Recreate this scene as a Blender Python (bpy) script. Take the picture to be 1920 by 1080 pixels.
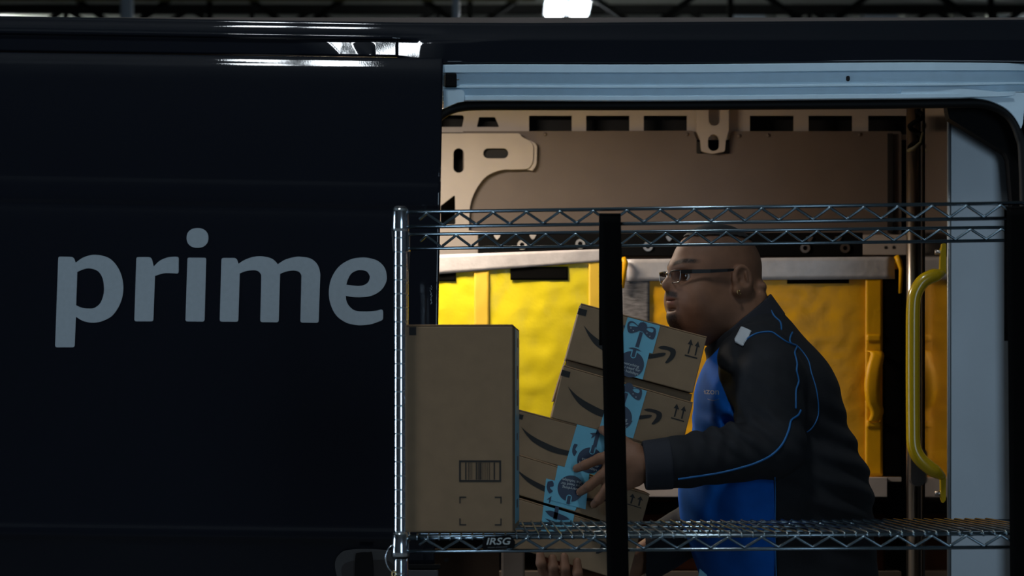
import bpy, bmesh, math, random
import numpy as np
from mathutils import Vector, Matrix, noise as mnoise
from mathutils.geometry import tessellate_polygon

for o in list(bpy.data.objects):
    bpy.data.objects.remove(o)
S = bpy.context.scene
C = S.collection
random.seed(4)

# ------------------------------------------------------------------ camera
F = 4200.0          # focal length in pixels of the 1920 px wide frame
YH = 780.0          # image row of the horizon
ZC = 1.30           # eye height
cam_d = bpy.data.cameras.new('camera')
cam = bpy.data.objects.new('camera', cam_d)
C.objects.link(cam)
cam.location = (0, 0, ZC)
cam.rotation_euler = (math.pi / 2, 0, 0)
cam_d.sensor_width = 36.0
cam_d.lens = 36.0 * F / 1920.0
cam_d.shift_y = (YH - 540.0) / 1920.0
cam_d.clip_end = 400
cam_d.dof.use_dof = True
cam_d.dof.focus_distance = 5.0
cam_d.dof.aperture_fstop = 6.3
S.camera = cam

# ------------------------------------------------------------------ world, lights, exposure
S.view_settings.view_transform = 'Standard'
S.view_settings.look = 'None'
S.view_settings.gamma = 1.0
S.view_settings.exposure = 0.0
S.view_settings.use_curve_mapping = False
W = bpy.data.worlds.new('hall_air')
S.world = W
W.use_nodes = True
W.node_tree.nodes['Background'].inputs[0].default_value = (0.50, 0.62, 0.80, 1)
W.node_tree.nodes['Background'].inputs[1].default_value = 0.035


def area(name, loc, target, sx, sy, power, col):
    d = bpy.data.lights.new(name, 'AREA')
    d.shape = 'RECTANGLE'
    d.size = sx
    d.size_y = sy
    d.energy = power
    d.color = col
    o = bpy.data.objects.new(name, d)
    C.objects.link(o)
    o.location = loc
    o.rotation_euler = (Vector(target) - Vector(loc)).to_track_quat('-Z', 'Y').to_euler()
    return o


# assumed daylight from unseen sides: bare area lights, no dock doors built
area('assumed_daylight_left', (-11.8, 3.6, 2.2), (0, 4.2, 1.6), 1.9, 4.2, 330, (0.62, 0.80, 1.0))
area('assumed_daylight_right', (4.3, -8.5, 2.3), (0.4, 5.2, 1.6), 3.0, 4.2, 190, (0.58, 0.79, 1.0))
# light of an assumed cargo lamp on the van ceiling, out of view
area('assumed_cargo_light', (-0.38, 6.02, 2.245), (-0.15, 6.20, 0.0), 0.42, 0.16, 21, (1.0, 0.86, 0.71))
LAMP_STRENGTH = 70.0

# ------------------------------------------------------------------ helpers
ORG = {}


def P(px, py, Y):
    return Vector(((px - 960.0) * Y / F, Y, ZC + (YH - py) * Y / F))


def props(o, label=None, cat=None, group=None, kind=None):
    if label: o['label'] = label
    if cat: o['category'] = cat
    if group: o['group'] = group
    if kind: o['kind'] = kind
    return o


def thing(name, loc, label=None, cat=None, group=None, kind=None, parent=None):
    o = bpy.data.objects.new(name, None)
    o.empty_display_size = 0.05
    C.objects.link(o)
    loc = Vector(loc)
    if parent is not None:
        o.parent = parent
        o.location = loc - ORG[parent.name]
    else:
        o.location = loc
    ORG[o.name] = loc
    return props(o, label, cat, group, kind)


def mk(name, verts, faces, mat, parent=None, smooth=False, label=None, cat=None, group=None, kind=None, origin=None):
    """verts are in world space; the object's origin is its parent's (or its own base)"""
    v = np.asarray([tuple(x) for x in verts], dtype=np.float64) if not isinstance(verts, np.ndarray) else verts
    if parent is not None:
        org = ORG[parent.name]
    elif origin is not None:
        org = Vector(origin)
    else:
        org = Vector(((v[:, 0].min() + v[:, 0].max()) / 2, (v[:, 1].min() + v[:, 1].max()) / 2, v[:, 2].min()))
    vv = v - np.array(org)
    me = bpy.data.meshes.new(name)
    me.from_pydata(vv.tolist(), [], faces if isinstance(faces, list) else faces.tolist())
    me.materials.append(mat)
    if smooth:
        me.polygons.foreach_set('use_smooth', [True] * len(me.polygons))
    me.update()
    o = bpy.data.objects.new(name, me)
    C.objects.link(o)
    if parent is not None:
        o.parent = parent
    else:
        o.location = org
    ORG[o.name] = org
    return props(o, label, cat, group, kind)


def share(src, name, offset, parent, label=None):
    """another piece under the same parent that shares src's mesh, moved by an offset"""
    o = bpy.data.objects.new(name, src.data)
    C.objects.link(o)
    o.parent = parent
    o.location = Vector(offset)
    ORG[o.name] = ORG[src.name] + Vector(offset)
    if label: o['label'] = label
    return o


def bm_out(bm):
    bm.verts.index_update()
    v = [x.co.copy() for x in bm.verts]
    f = [[q.index for q in p.verts] for p in bm.faces]
    bm.free()
    return v, f


def hexa(c8, bevel=0.0, seg=2):
    """c8: 4 front corners then 4 back corners, same order"""
    bm = bmesh.new()
    vs = [bm.verts.new(c) for c in c8]
    for f in ((0, 1, 2, 3), (7, 6, 5, 4), (0, 4, 5, 1), (1, 5, 6, 2), (2, 6, 7, 3), (3, 7, 4, 0)):
        bm.faces.new([vs[i] for i in f])
    bmesh.ops.recalc_face_normals(bm, faces=bm.faces)
    if bevel > 0:
        bmesh.ops.bevel(bm, geom=list(bm.edges), offset=bevel, segments=seg, profile=0.5, affect='EDGES')
    return bm_out(bm)


def boxv(x0, x1, y0, y1, z0, z1, bevel=0.0, seg=2):
    c = [(x0, y0, z0), (x1, y0, z0), (x1, y0, z1), (x0, y0, z1)]
    return hexa([Vector(p) for p in c] + [Vector((p[0], y1, p[2])) for p in c], bevel, seg)


def box(name, x0, x1, y0, y1, z0, z1, mat, parent=None, bevel=0.0, **k):
    v, f = boxv(x0, x1, y0, y1, z0, z1, bevel)
    return mk(name, v, f, mat, parent, **k)


def pxbox(name, u0, u1, v0, v1, Y0, Y1, mat, parent=None, bevel=0.0, **k):
    """box whose front face fills the given rows and columns at depth Y0"""
    a, b = P(u0, v1, Y0), P(u1, v0, Y0)
    return box(name, a.x, b.x, Y0, Y1, a.z, b.z, mat, parent, bevel, **k)


def tube_v(pts, r, seg=10, caps=True, closed=False):
    pts = [Vector(p) for p in pts]
    n = len(pts)
    rs = r if isinstance(r, (list, tuple)) else [r] * n
    V, Fc = [], []
    up = None
    for i in range(n):
        a = pts[(i - 1) % n] if (i > 0 or closed) else pts[0]
        b = pts[(i + 1) % n] if (i < n - 1 or closed) else pts[-1]
        t = (b - a).normalized()
        if up is None:
            up = t.orthogonal().normalized()
        up = (up - t * up.dot(t)).normalized()
        s = t.cross(up)
        for j in range(seg):
            q = 2 * math.pi * j / seg
            V.append(pts[i] + (up * math.cos(q) + s * math.sin(q)) * rs[i])
    m = n if closed else n - 1
    for i in range(m):
        for j in range(seg):
            a = i * seg + j
            b = i * seg + (j + 1) % seg
            c = ((i + 1) % n) * seg + (j + 1) % seg
            d = ((i + 1) % n) * seg + j
            Fc.append([a, b, c, d])
    if caps and not closed:
        Fc.append(list(range(seg))[::-1])
        Fc.append([(n - 1) * seg + j for j in range(seg)])
    return V, Fc


def tube(name, pts, r, mat, parent=None, seg=10, closed=False, **k):
    v, f = tube_v(pts, r, seg, True, closed)
    return mk(name, v, f, mat, parent, smooth=True, **k)


def lathe(name, prof, cx, cy, mat, parent=None, seg=32, **k):
    """prof: list of (radius, z) bottom to top"""
    V, Fc = [], []
    for r, z in prof:
        for j in range(seg):
            q = 2 * math.pi * j / seg
            V.append((cx + r * math.cos(q), cy + r * math.sin(q), z))
    for i in range(len(prof) - 1):
        for j in range(seg):
            Fc.append([i * seg + j, i * seg + (j + 1) % seg, (i + 1) * seg + (j + 1) % seg, (i + 1) * seg + j])
    Fc.append(list(range(seg))[::-1])
    Fc.append([(len(prof) - 1) * seg + j for j in range(seg)])
    return mk(name, V, Fc, mat, parent, smooth=True, **k)


def catmull(a, b, c, d, n):
    out = []
    for i in range(n):
        t = i / n
        out.append(tuple(0.5 * ((2 * b[k]) + (-a[k] + c[k]) * t + (2 * a[k] - 5 * b[k] + 4 * c[k] - d[k]) * t * t
                                + (-a[k] + 3 * b[k] - 3 * c[k] + d[k]) * t ** 3) for k in (0, 1)))
    return out


def contour(pts, n=6):
    """points (x,y) are smooth; (x,y,0) sharp corner; (x,y,r) corner rounded by r"""
    m = len(pts)
    corner = [len(p) > 2 for p in pts]
    out = []
    for i in range(m):
        p, q = pts[i], pts[(i + 1) % m]
        pv, qn = pts[i - 1], pts[(i + 2) % m]
        if corner[i]:
            r = p[2]
            if r > 0:
                vp = Vector((pv[0] - p[0], pv[1] - p[1])); vq = Vector((q[0] - p[0], q[1] - p[1]))
                a = Vector(p[:2]) + vp.normalized() * min(r, vp.length * .45)
                b = Vector(p[:2]) + vq.normalized() * min(r, vq.length * .45)
                for t in (0, .25, .5, .75, 1):
                    out.append(tuple(a * (1 - t) ** 2 + Vector(p[:2]) * 2 * t * (1 - t) + b * t * t))
                if not corner[(i + 1) % m]:
                    pass
            else:
                out.append(p[:2])
            if not corner[(i + 1) % m]:
                a0 = (2 * p[0] - q[0], 2 * p[1] - q[1])
                s = catmull(a0, p, q, qn, n)
                out += s[1:] if r == 0 else s[2:]
        else:
            a0 = pv
            d0 = qn if not corner[(i + 1) % m] else (2 * q[0] - p[0], 2 * q[1] - p[1])
            if corner[(i + 1) % m] and q[2] > 0:
                out.append(p[:2])
            else:
                out += catmull(a0, p, q, d0, n)
    return out


def ellipse(cx, cy, rx, ry, n=40, e=2.0):
    o = []
    for i in range(n):
        t = 2 * math.pi * i / n
        c, s = math.cos(t), math.sin(t)
        o.append((cx + rx * math.copysign(abs(c) ** (2 / e), c), cy + ry * math.copysign(abs(s) ** (2 / e), s)))
    return o


def pill(x0, x1, y0, y1, n=8):
    w, h = x1 - x0, y1 - y0
    r = min(w, h) / 2
    o = []
    for cx, cy, a in ((x1 - r, y0 + r, -90), (x1 - r, y1 - r, 0), (x0 + r, y1 - r, 90), (x0 + r, y0 + r, 180)):
        for i in range(n + 1):
            t = math.radians(a + 90 * i / n)
            o.append((cx + r * math.cos(t), cy + r * math.sin(t)))
    return o


def rrect(x0, x1, y0, y1, r, n=4):
    o = []
    for cx, cy, a in ((x1 - r, y0 + r, -90), (x1 - r, y1 - r, 0), (x0 + r, y1 - r, 90), (x0 + r, y0 + r, 180)):
        for i in range(n + 1):
            t = math.radians(a + 90 * i / n)
            o.append((cx + r * math.cos(t), cy + r * math.sin(t)))
    return o


def fill2d(loops):
    """triangulated flat shape with holes: list of 2D verts and faces"""
    v = [(p[0], p[1], 0.0) for lp in loops for p in lp]
    f = tessellate_polygon([[Vector((p[0], p[1], 0.0)) for p in lp] for lp in loops])
    return v, [list(t) for t in f]


def sheet(loops, Y, thick, ctr=None):
    """solid plate cut to the outline, loops in pixel rows/columns at depth Y; front faces -Y"""
    v, f = fill2d(loops)
    bm = bmesh.new()
    vs = [bm.verts.new(P(x, y, Y)) for x, y, z in v]
    for q in f:
        try:
            bm.faces.new([vs[i] for i in q])
        except ValueError:
            pass
    bmesh.ops.remove_doubles(bm, verts=bm.verts, dist=1e-6)
    bmesh.ops.recalc_face_normals(bm, faces=bm.faces)
    if len(bm.faces):
        bm.faces.ensure_lookup_table()
        tot = sum((q.normal.y * q.calc_area() for q in bm.faces))
        if tot > 0:
            bmesh.ops.reverse_faces(bm, faces=bm.faces)
    if thick > 0:
        r = bmesh.ops.extrude_face_region(bm, geom=list(bm.faces))
        nv = [g for g in r['geom'] if isinstance(g, bmesh.types.BMVert)]
        # the new region becomes the front; the old one stays as the back
        bmesh.ops.translate(bm, verts=[x for x in bm.verts if x not in set(nv)], vec=(0, thick, 0))
        bmesh.ops.recalc_face_normals(bm, faces=bm.faces)
    return bm_out(bm)


def plate(name, loops, Y, thick, mat, parent=None, **k):
    v, f = sheet(loops, Y, thick)
    return mk(name, v, f, mat, parent, **k)


def text2d(s, size=1.0, align='CENTER', shear=0.0, line=1.0, bold=0.0):
    cu = bpy.data.curves.new('lettering', 'FONT')
    cu.body = s
    cu.size = size
    cu.align_x = align
    cu.align_y = 'CENTER'
    cu.shear = shear
    cu.space_line = line
    cu.offset = bold
    cu.resolution_u = 3
    cu.fill_mode = 'FRONT'
    ob = bpy.data.objects.new('lettering', cu)
    C.objects.link(ob)
    dg = bpy.context.evaluated_depsgraph_get()
    me = bpy.data.meshes.new_from_object(ob.evaluated_get(dg))
    v = [tuple(x.co) for x in me.vertices]
    f = [list(p.vertices) for p in me.polygons]
    bpy.data.objects.remove(ob)
    bpy.data.curves.remove(cu)
    bpy.data.meshes.remove(me)
    return v, f


def text_px(name, s, cx, cy, h, ang, Y, mat, parent, width=None, shear=0, line=1.0, bold=0.0):
    """flat print in the plane at depth Y: h = cap height in pixels, ang = clockwise tilt in degrees"""
    v, f = text2d(s, 1.0, 'CENTER', shear, line, bold)
    k = h / 0.69
    xs = [p[0] for p in v]
    kx = k if width is None else width / (max(xs) - min(xs))
    ca, sa = math.cos(math.radians(ang)), math.sin(math.radians(ang))
    out = []
    for x, y, z in v:
        a, b = x * kx, -y * k
        out.append(P(cx + a * ca - b * sa, cy + a * sa + b * ca, Y))
    return mk(name, out, f, mat, parent)


# ------------------------------------------------------------------ materials
def mat(name, col, rough=0.5, metal=0.0, spec=0.5, noise=0.0, nscale=20.0, bump=0.0, bscale=200.0, coat=0.0, emit=None,
        estr=0.0, alpha=1.0, trans=0.0, stretch=None, rvar=0.0):
    m = bpy.data.materials.new(name)
    m.use_nodes = True
    nt = m.node_tree
    b = nt.nodes['Principled BSDF']
    b.inputs['Base Color'].default_value = (*col, 1)
    b.inputs['Roughness'].default_value = rough
    b.inputs['Metallic'].default_value = metal
    b.inputs['Specular IOR Level'].default_value = spec
    b.inputs['Coat Weight'].default_value = coat
    b.inputs['Coat Roughness'].default_value = 0.015
    b.inputs['Alpha'].default_value = alpha
    b.inputs['Transmission Weight'].default_value = trans
    if emit:
        b.inputs['Emission Color'].default_value = (*emit, 1)
        b.inputs['Emission Strength'].default_value = estr
    tc = nt.nodes.new('ShaderNodeTexCoord')
    src = tc.outputs['Object']
    if stretch:
        mp = nt.nodes.new('ShaderNodeMapping')
        mp.inputs['Scale'].default_value = stretch
        nt.links.new(src, mp.inputs[0])
        src = mp.outputs[0]
    if noise > 0 or rvar > 0:
        n = nt.nodes.new('ShaderNodeTexNoise')
        n.inputs['Scale'].default_value = nscale
        n.inputs['Detail'].default_value = 6
        nt.links.new(src, n.inputs['Vector'])
        if noise > 0:
            r = nt.nodes.new('ShaderNodeValToRGB')
            r.color_ramp.elements[0].position = 0.3
            r.color_ramp.elements[1].position = 0.7
            r.color_ramp.elements[0].color = (*[c * (1 - noise) for c in col], 1)
            r.color_ramp.elements[1].color = (*[min(1, c * (1 + noise)) for c in col], 1)
            nt.links.new(n.outputs['Fac'], r.inputs[0])
            nt.links.new(r.outputs[0], b.inputs['Base Color'])
        if rvar > 0:
            mr = nt.nodes.new('ShaderNodeMapRange')
            mr.inputs[3].default_value = max(0.02, rough - rvar)
            mr.inputs[4].default_value = rough + rvar
            nt.links.new(n.outputs['Fac'], mr.inputs[0])
            nt.links.new(mr.outputs[0], b.inputs['Roughness'])
    if bump > 0:
        n2 = nt.nodes.new('ShaderNodeTexNoise')
        n2.inputs['Scale'].default_value = bscale
        n2.inputs['Detail'].default_value = 3
        nt.links.new(src, n2.inputs['Vector'])
        bp = nt.nodes.new('ShaderNodeBump')
        bp.inputs['Strength'].default_value = bump
        bp.inputs['Distance'].default_value = 0.002
        nt.links.new(n2.outputs['Fac'], bp.inputs['Height'])
        nt.links.new(bp.outputs[0], b.inputs['Normal'])
        if coat > 0:
            nt.links.new(bp.outputs[0], b.inputs['Coat Normal'])
    return m


M = {}
M['paint'] = mat('navy_van_paint', (0.0042, 0.0058, 0.0105), 0.5, 0.0, 0.06, bump=0.014, bscale=300, coat=0.55)
M['letter'] = mat('pale_grey_lettering', (0.36, 0.42, 0.46), 0.6, spec=0.2, noise=0.04, nscale=90)
M['track'] = mat('white_track_paint', (0.62, 0.82, 0.95), 0.35, noise=0.03, nscale=30)
M['beige'] = mat('beige_primer_paint', (0.52, 0.45, 0.405), 0.45, noise=0.04, nscale=14)
M['lining'] = mat('grey_brown_wall_lining', (0.165, 0.126, 0.106), 0.55, noise=0.06, nscale=8, bump=0.03, bscale=300)
M['dark'] = mat('dark_cavity_paint', (0.012, 0.010, 0.010), 0.7)
M['rubber'] = mat('black_rubber', (0.004, 0.004, 0.004), 0.6, spec=0.25, bump=0.05, bscale=90)
M['blackplastic'] = mat('black_plastic', (0.0035, 0.0035, 0.004), 0.7, spec=0.12)
M['tote_shade'] = mat('shade_darkened_fabric', (0.035, 0.009, 0.003), 0.8, spec=0.1, noise=0.2, nscale=30)  # tote cloth darkened to stand for the shade under the shelf
M['beige_shade'] = mat('shade_darkened_beige', (0.10, 0.075, 0.055), 0.6, noise=0.1, nscale=15)  # beige paint darkened for the shade low in the bay
M['panel_shade'] = mat('shade_darkened_panel', (0.035, 0.020, 0.011), 0.7, spec=0.15, noise=0.1, nscale=15)  # panel colour darkened in place of shade around the step well
M['olive'] = mat('dull_olive_webbing', (0.06, 0.045, 0.012), 0.7)
M['greyplastic'] = mat('dark_grey_plastic', (0.035, 0.035, 0.036), 0.5)
M['steel'] = mat('brushed_steel', (0.235, 0.255, 0.27), 0.42, 0.55, noise=0.16, nscale=5, rvar=0.1, stretch=(1, 1, 0.6))
M['mirror'] = mat('polished_steel', (0.60, 0.56, 0.52), 0.10, 1.0, rvar=0.03, nscale=12)
M['tubesteel'] = mat('worn_tube_steel', (0.50, 0.43, 0.36), 0.28, 1.0)
M['chrome'] = mat('zinc_chrome', (0.84, 0.90, 0.95), 0.12, 1.0, bump=0.015, bscale=60)
M['wire'] = mat('zinc_wire', (0.20, 0.26, 0.30), 0.24, 1.0, bump=0.03, bscale=120)
M['strap'] = mat('black_webbing', (0.0022, 0.0022, 0.0022), 0.9, spec=0.06, bump=0.2, bscale=700)
M['card'] = mat('brown_cardboard', (0.255, 0.165, 0.090), 0.75, noise=0.07, nscale=35, bump=0.06, bscale=160)
M['card_edge'] = mat('cardboard_edge', (0.30, 0.175, 0.09), 0.8, noise=0.1, nscale=120)
M['ink'] = mat('black_print', (0.010, 0.009, 0.008), 0.7)
M['tape'] = mat('pale_blue_tape', (0.13, 0.42, 0.55), 0.35, noise=0.04, nscale=40)
M['tapeink'] = mat('navy_tape_print', (0.012, 0.026, 0.060), 0.4)
M['tapewhite'] = mat('white_tape_print', (0.45, 0.50, 0.50), 0.5)
M['lemon'] = mat('lemon_yellow_tarpaulin', (0.78, 0.62, 0.012), 0.33, noise=0.05, nscale=18, bump=0.3, bscale=70)
M['amber'] = mat('amber_shade_tarpaulin', (0.86, 0.41, 0.002), 0.42, spec=0.3, noise=0.06, nscale=18, bump=0.3, bscale=70)  # same yellow tarpaulin as the other tote, warm shading put into the colour
M['webbing'] = mat('orange_webbing', (0.80, 0.50, 0.035), 0.55, bump=0.2, bscale=600)
M['silver'] = mat('silver_grey_band', (0.50, 0.46, 0.44), 0.34, noise=0.10, nscale=30, bump=0.5, bscale=60)
M['mesh_fabric'] = mat('grey_mesh_fabric', (0.17, 0.155, 0.15), 0.85, noise=0.55, nscale=90, stretch=(0.4, 1, 2.2))
M['velcro'] = mat('black_hook_tape', (0.003, 0.0028, 0.0025), 0.95, spec=0.05, bump=0.2, bscale=900)
M['handle'] = mat('mustard_yellow_enamel', (0.40, 0.255, 0.004), 0.22, coat=0.2)
M['handle_tab'] = mat('matte_mustard_enamel', (0.34, 0.22, 0.004), 0.7, spec=0.15)  # matte, slightly darker version of the grip enamel
M['bolt'] = mat('zinc_bolt', (0.45, 0.40, 0.36), 0.4, 1.0)
M['concrete'] = mat('sealed_concrete', (0.16, 0.16, 0.16), 0.5, noise=0.2, nscale=2)
M['deck'] = mat('roof_deck', (0.52, 0.53, 0.48), 0.7, noise=0.1, nscale=1)
M['truss'] = mat('dark_truss_paint', (0.010, 0.010, 0.010), 0.8, spec=0.1)
M['yellowbeam'] = mat('yellow_beam_paint', (0.12, 0.10, 0.012), 0.6)
M['pipe'] = mat('grey_pipe', (0.55, 0.62, 0.70), 0.4)
M['housing'] = mat('white_lamp_housing', (0.65, 0.68, 0.70), 0.5)
M['lampglow'] = mat('lamp_lens', (0.9, 0.95, 1.0), 0.5, emit=(0.86, 0.94, 1.0), estr=LAMP_STRENGTH)
M['added_upglow'] = mat('added_uplight', (0.9, 0.95, 1.0), 0.5, emit=(0.90, 0.96, 0.92), estr=150.0)  # glow added on lamp tops only to brighten the roof deck
M['domeglow'] = mat('assumed_cargo_lens', (0.9, 0.85, 0.8), 0.5, emit=(1.0, 0.86, 0.70), estr=6.0)
M['skin'] = mat('warm_brown_skin', (0.215, 0.104, 0.060), 0.58, spec=0.22, noise=0.12, nscale=28, bump=0.06, bscale=350)
M['lip'] = mat('lip_skin', (0.24, 0.085, 0.06), 0.45)
M['nail'] = mat('finger_nail', (0.50, 0.29, 0.22), 0.3)
M['hair'] = mat('black_cropped_hair', (0.008, 0.006, 0.005), 0.75, bump=0.4, bscale=500)
M['stubble'] = mat('dark_facial_hair', (0.045, 0.024, 0.015), 0.8, noise=0.4, nscale=300, bump=0.4, bscale=700)
M['eyewhite'] = mat('eye_white', (0.55, 0.5, 0.46), 0.2)
M['iris'] = mat('brown_iris', (0.02, 0.01, 0.006), 0.15)
M['frame'] = mat('dark_spectacle_frame', (0.006, 0.005, 0.005), 0.45, spec=0.3)
M['metalframe'] = mat('gunmetal_rim', (0.30, 0.27, 0.25), 0.25, 1.0)
M['lens'] = mat('clear_lens', (1, 1, 1), 0.02, trans=1.0, alpha=0.22)
M['gold'] = mat('gold_stud', (0.85, 0.62, 0.28), 0.15, 1.0)
M['jacket'] = mat('charcoal_jersey', (0.0110, 0.0118, 0.0145), 0.82, spec=0.3, noise=0.12, nscale=60, bump=0.10, bscale=500)
M['collar'] = mat('charcoal_rib_knit', (0.020, 0.021, 0.027), 0.85, spec=0.3, bump=0.2, bscale=350)
M['blue'] = mat('royal_blue_jersey', (0.004, 0.098, 0.43), 0.7, spec=0.12, noise=0.08, nscale=30, bump=0.08, bscale=500)
M['piping'] = mat('bright_blue_piping', (0.010, 0.13, 0.36), 0.6)
M['white'] = mat('pale_grey_reflective_flash', (0.50, 0.53, 0.56), 0.5)
M['trousers'] = mat('black_twill', (0.008, 0.008, 0.009), 0.8)
M['shoe'] = mat('black_shoe_leather', (0.012, 0.012, 0.012), 0.4)
M['magenta'] = mat('magenta_label', (0.35, 0.01, 0.16), 0.5)
M['logo'] = mat('grey_chest_print', (0.25, 0.30, 0.38), 0.6)


def skin_material():
    m = M['skin']
    nt = m.node_tree
    b = nt.nodes['Principled BSDF']
    src = b.inputs['Base Color'].links[0].from_socket
    at = nt.nodes.new('ShaderNodeAttribute')
    at.attribute_name = 'tint'
    sp = nt.nodes.new('ShaderNodeSeparateColor')
    nt.links.new(at.outputs['Color'], sp.inputs[0])
    tc = nt.nodes.new('ShaderNodeTexCoord')
    n = nt.nodes.new('ShaderNodeTexNoise')
    n.inputs['Scale'].default_value = 420
    nt.links.new(tc.outputs['Object'], n.inputs['Vector'])
    mr = nt.nodes.new('ShaderNodeMapRange')
    mr.inputs[1].default_value = 0.3
    mr.inputs[2].default_value = 0.7
    mr.inputs[3].default_value = 0.72
    mr.inputs[4].default_value = 1.1
    nt.links.new(n.outputs['Fac'], mr.inputs[0])
    mu = nt.nodes.new('ShaderNodeMath')
    mu.operation = 'MULTIPLY'
    mu.use_clamp = True
    nt.links.new(sp.outputs[0], mu.inputs[0])
    nt.links.new(mr.outputs[0], mu.inputs[1])
    m1 = nt.nodes.new('ShaderNodeMix'); m1.data_type = 'RGBA'
    nt.links.new(sp.outputs[1], m1.inputs[0])
    nt.links.new(src, m1.inputs[6])
    m1.inputs[7].default_value = (0.22, 0.075, 0.050, 1)
    m2 = nt.nodes.new('ShaderNodeMix'); m2.data_type = 'RGBA'
    nt.links.new(mu.outputs[0], m2.inputs[0])
    nt.links.new(m1.outputs[2], m2.inputs[6])
    m2.inputs[7].default_value = (0.018, 0.009, 0.005, 1)
    nt.links.new(m2.outputs[2], b.inputs['Base Color'])


skin_material()

# ================================================================== the hall
def slab(name, x0, x1, y0, y1, z0, z1, m, **k):
    return box(name, x0, x1, y0, y1, z0, z1, m, None, origin=(0, 0, 0), **k)


slab('floor', -14, 14, -12, 70, -0.2, 0.0, M['concrete'], label='grey sealed concrete floor of the loading hall', kind='structure')
ceiling = slab('ceiling', -30, 30, -14, 75, 9.6, 9.8, M['deck'], label='dim grey-green roof deck high over the van', kind='structure')
slab('wall_far', -30, 30, 70, 70.3, 0, 9.6, M['dark'], label='dark far wall of the hall', kind='structure')
wl = mk('wall_left', *boxv(-14.2, -14, -12, 70, 0, 9.6), M['concrete'], origin=(0, 0, 0), label='grey side wall of the hall', kind='structure')

# roof trusses seen over the van: chords and web bars
def bar(name, a, b, w, m, parent):
    a, b = Vector(a), Vector(b)
    t = (b - a).normalized()
    s = Vector((0, 1, 0))
    u = t.cross(s).normalized() * (w / 2)
    s = s * (w / 2)
    c = [a - s - u, b - s - u, b - s + u, a - s + u]
    d = [a + s - u, b + s - u, b + s + u, a + s + u]
    v, f = hexa(c + d)
    return mk(name, v, f, m, parent)


for ti, (ty, step, zt, zb, ww) in enumerate(((40.0, 1.55, 9.25, 8.15, 0.10), (45.2, 1.25, 9.5, 8.75, 0.09))):
    tr = thing('roof_truss', (0, ty, zb), parent=ceiling)
    bar('top_chord', (-26, ty, zt), (26, ty, zt), 0.18, M['truss'], tr)
    bar('bottom_chord', (-26, ty, zb), (26, ty, zb), 0.16, M['truss'], tr)
    x = -24.0
    k = 0
    while x < 24:
        bar('web_bar', (x, ty, zb if k % 2 else zt), (x + step, ty, zt if k % 2 else zb), ww, M['truss'], tr)
        if k % 3 == 0:
            bar('web_bar', (x, ty, zb), (x, ty, zt), ww, M['truss'], tr)
        x += step
        k += 1
for yy, zz in ((38.2, 8.43), ):
    bar('yellow_beam', (-12, yy, zz), (0.4, yy, zz), 0.10, M['yellowbeam'], ceiling)
tube('drop_pipe', [P(855, -60, 34), P(855, 120, 34)], 0.055, M['pipe'], ceiling)
tube('drop_pipe', [P(238, -60, 34), P(238, 120, 34)], 0.10, M['pipe'], ceiling)
for u in range(7):
    a = P(1380 + u * 84, 30 - (u % 2) * 6, 45)
    box('deck_panel', a.x, a.x + 0.66, 45.6, 46.4, a.z, a.z + 0.18, M['pipe'] if u % 3 == 0 else M['deck'], ceiling)


def hall_lamp(x, y, z, label, uplight=False):
    t = thing('high_bay_lamp', (x, y, z), label, 'lamp', 'high bay lamps under the hall roof')
    box('housing', x - 0.42, x + 0.42, y - 0.74, y + 0.74, z, z + 0.07, M['housing'], t, 0.01)
    for s in (-1, 1):
        cx = x + s * 0.222
        v = rrect(cx - 0.142, cx + 0.142, y - 0.68, y + 0.68, 0.04)
        n = len(v)
        vv = [(a, b, z - 0.03) for a, b in v] + [(a, b, z + 0.002) for a, b in v]
        ff = [list(range(n))[::-1]] + [[i, (i + 1) % n, n + (i + 1) % n, n + i] for i in range(n)]
        mk('lamp_lens', vv, ff, M['lampglow'], t)
    if uplight:
        box('added_uplight', x - 0.3, x + 0.3, y - 0.6, y + 0.6, z + 0.071, z + 0.08, M['added_upglow'], t)
    for s in (-1, 1):
        tube('hanger_rod', [(x, y + s * 0.6, z + 0.07), (x, y + s * 0.6, 9.6)], 0.012, M['truss'], t, 6)
    return t


q = P(1065, 4, 40)
hall_lamp(q.x, 40.6, q.z, 'bright twin-panel lamp glowing over the van roof', True)
hall_lamp(-11.6, 46.5, 8.90, 'added unseen twin-panel lamp high under the hall roof, far left', True)  # unseen lamps added at both sides to light the roof deck
hall_lamp(11.6, 46.5, 8.90, 'added unseen twin-panel lamp high under the hall roof, far right', True)
hall_lamp(-1.14, 1.55, 8.6, 'assumed unseen twin-panel lamp hanging above and behind the camera')  # assumed lamp out of frame, placed for the gleams along the roof edge

# ================================================================== the van
van = thing('delivery_van', (0.3, 6.3, 0), 'dark navy delivery van with its side door slid open', 'van')


def interp(x, xs, ys):
    return float(np.interp(x, xs, ys))


def roof_edge(x):
    return interp(x, [-400, 0, 750, 1000, 1900, 2400], [23, 30, 42, 43, 37, 33])


cols = list(range(-400, 540, 40)) + list(range(540, 840, 3)) + [741.5, 743, 744, 745, 746, 747.5] + list(range(840, 2401, 40))
cols = sorted(set(cols))
V, Fc = [], []


def bumpf(x):
    """tilt of the dented gutter strip"""
    return interp(x, [-400, 540, 590, 612, 655, 668, 680, 694, 742, 744.5, 747, 790, 812, 850, 2400],
                  [0.06, 0.10, 0.34, 0.48, 0.50, 0.66, 0.66, 0.50, 0.47, 0.20, 0.50, 0.46, 0.32, 0.06, 0.06])


def bulge(x):
    """how far the dented sheet leans out along its length, in metres"""
    return interp(x, [-400, 640, 670, 700, 744, 746, 780, 815, 900, 2400], [0, 0, 0.0007, 0.0020, 0.0048, 0.0004, 0.0026, 0.0050, 0.0, 0.0])


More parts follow.
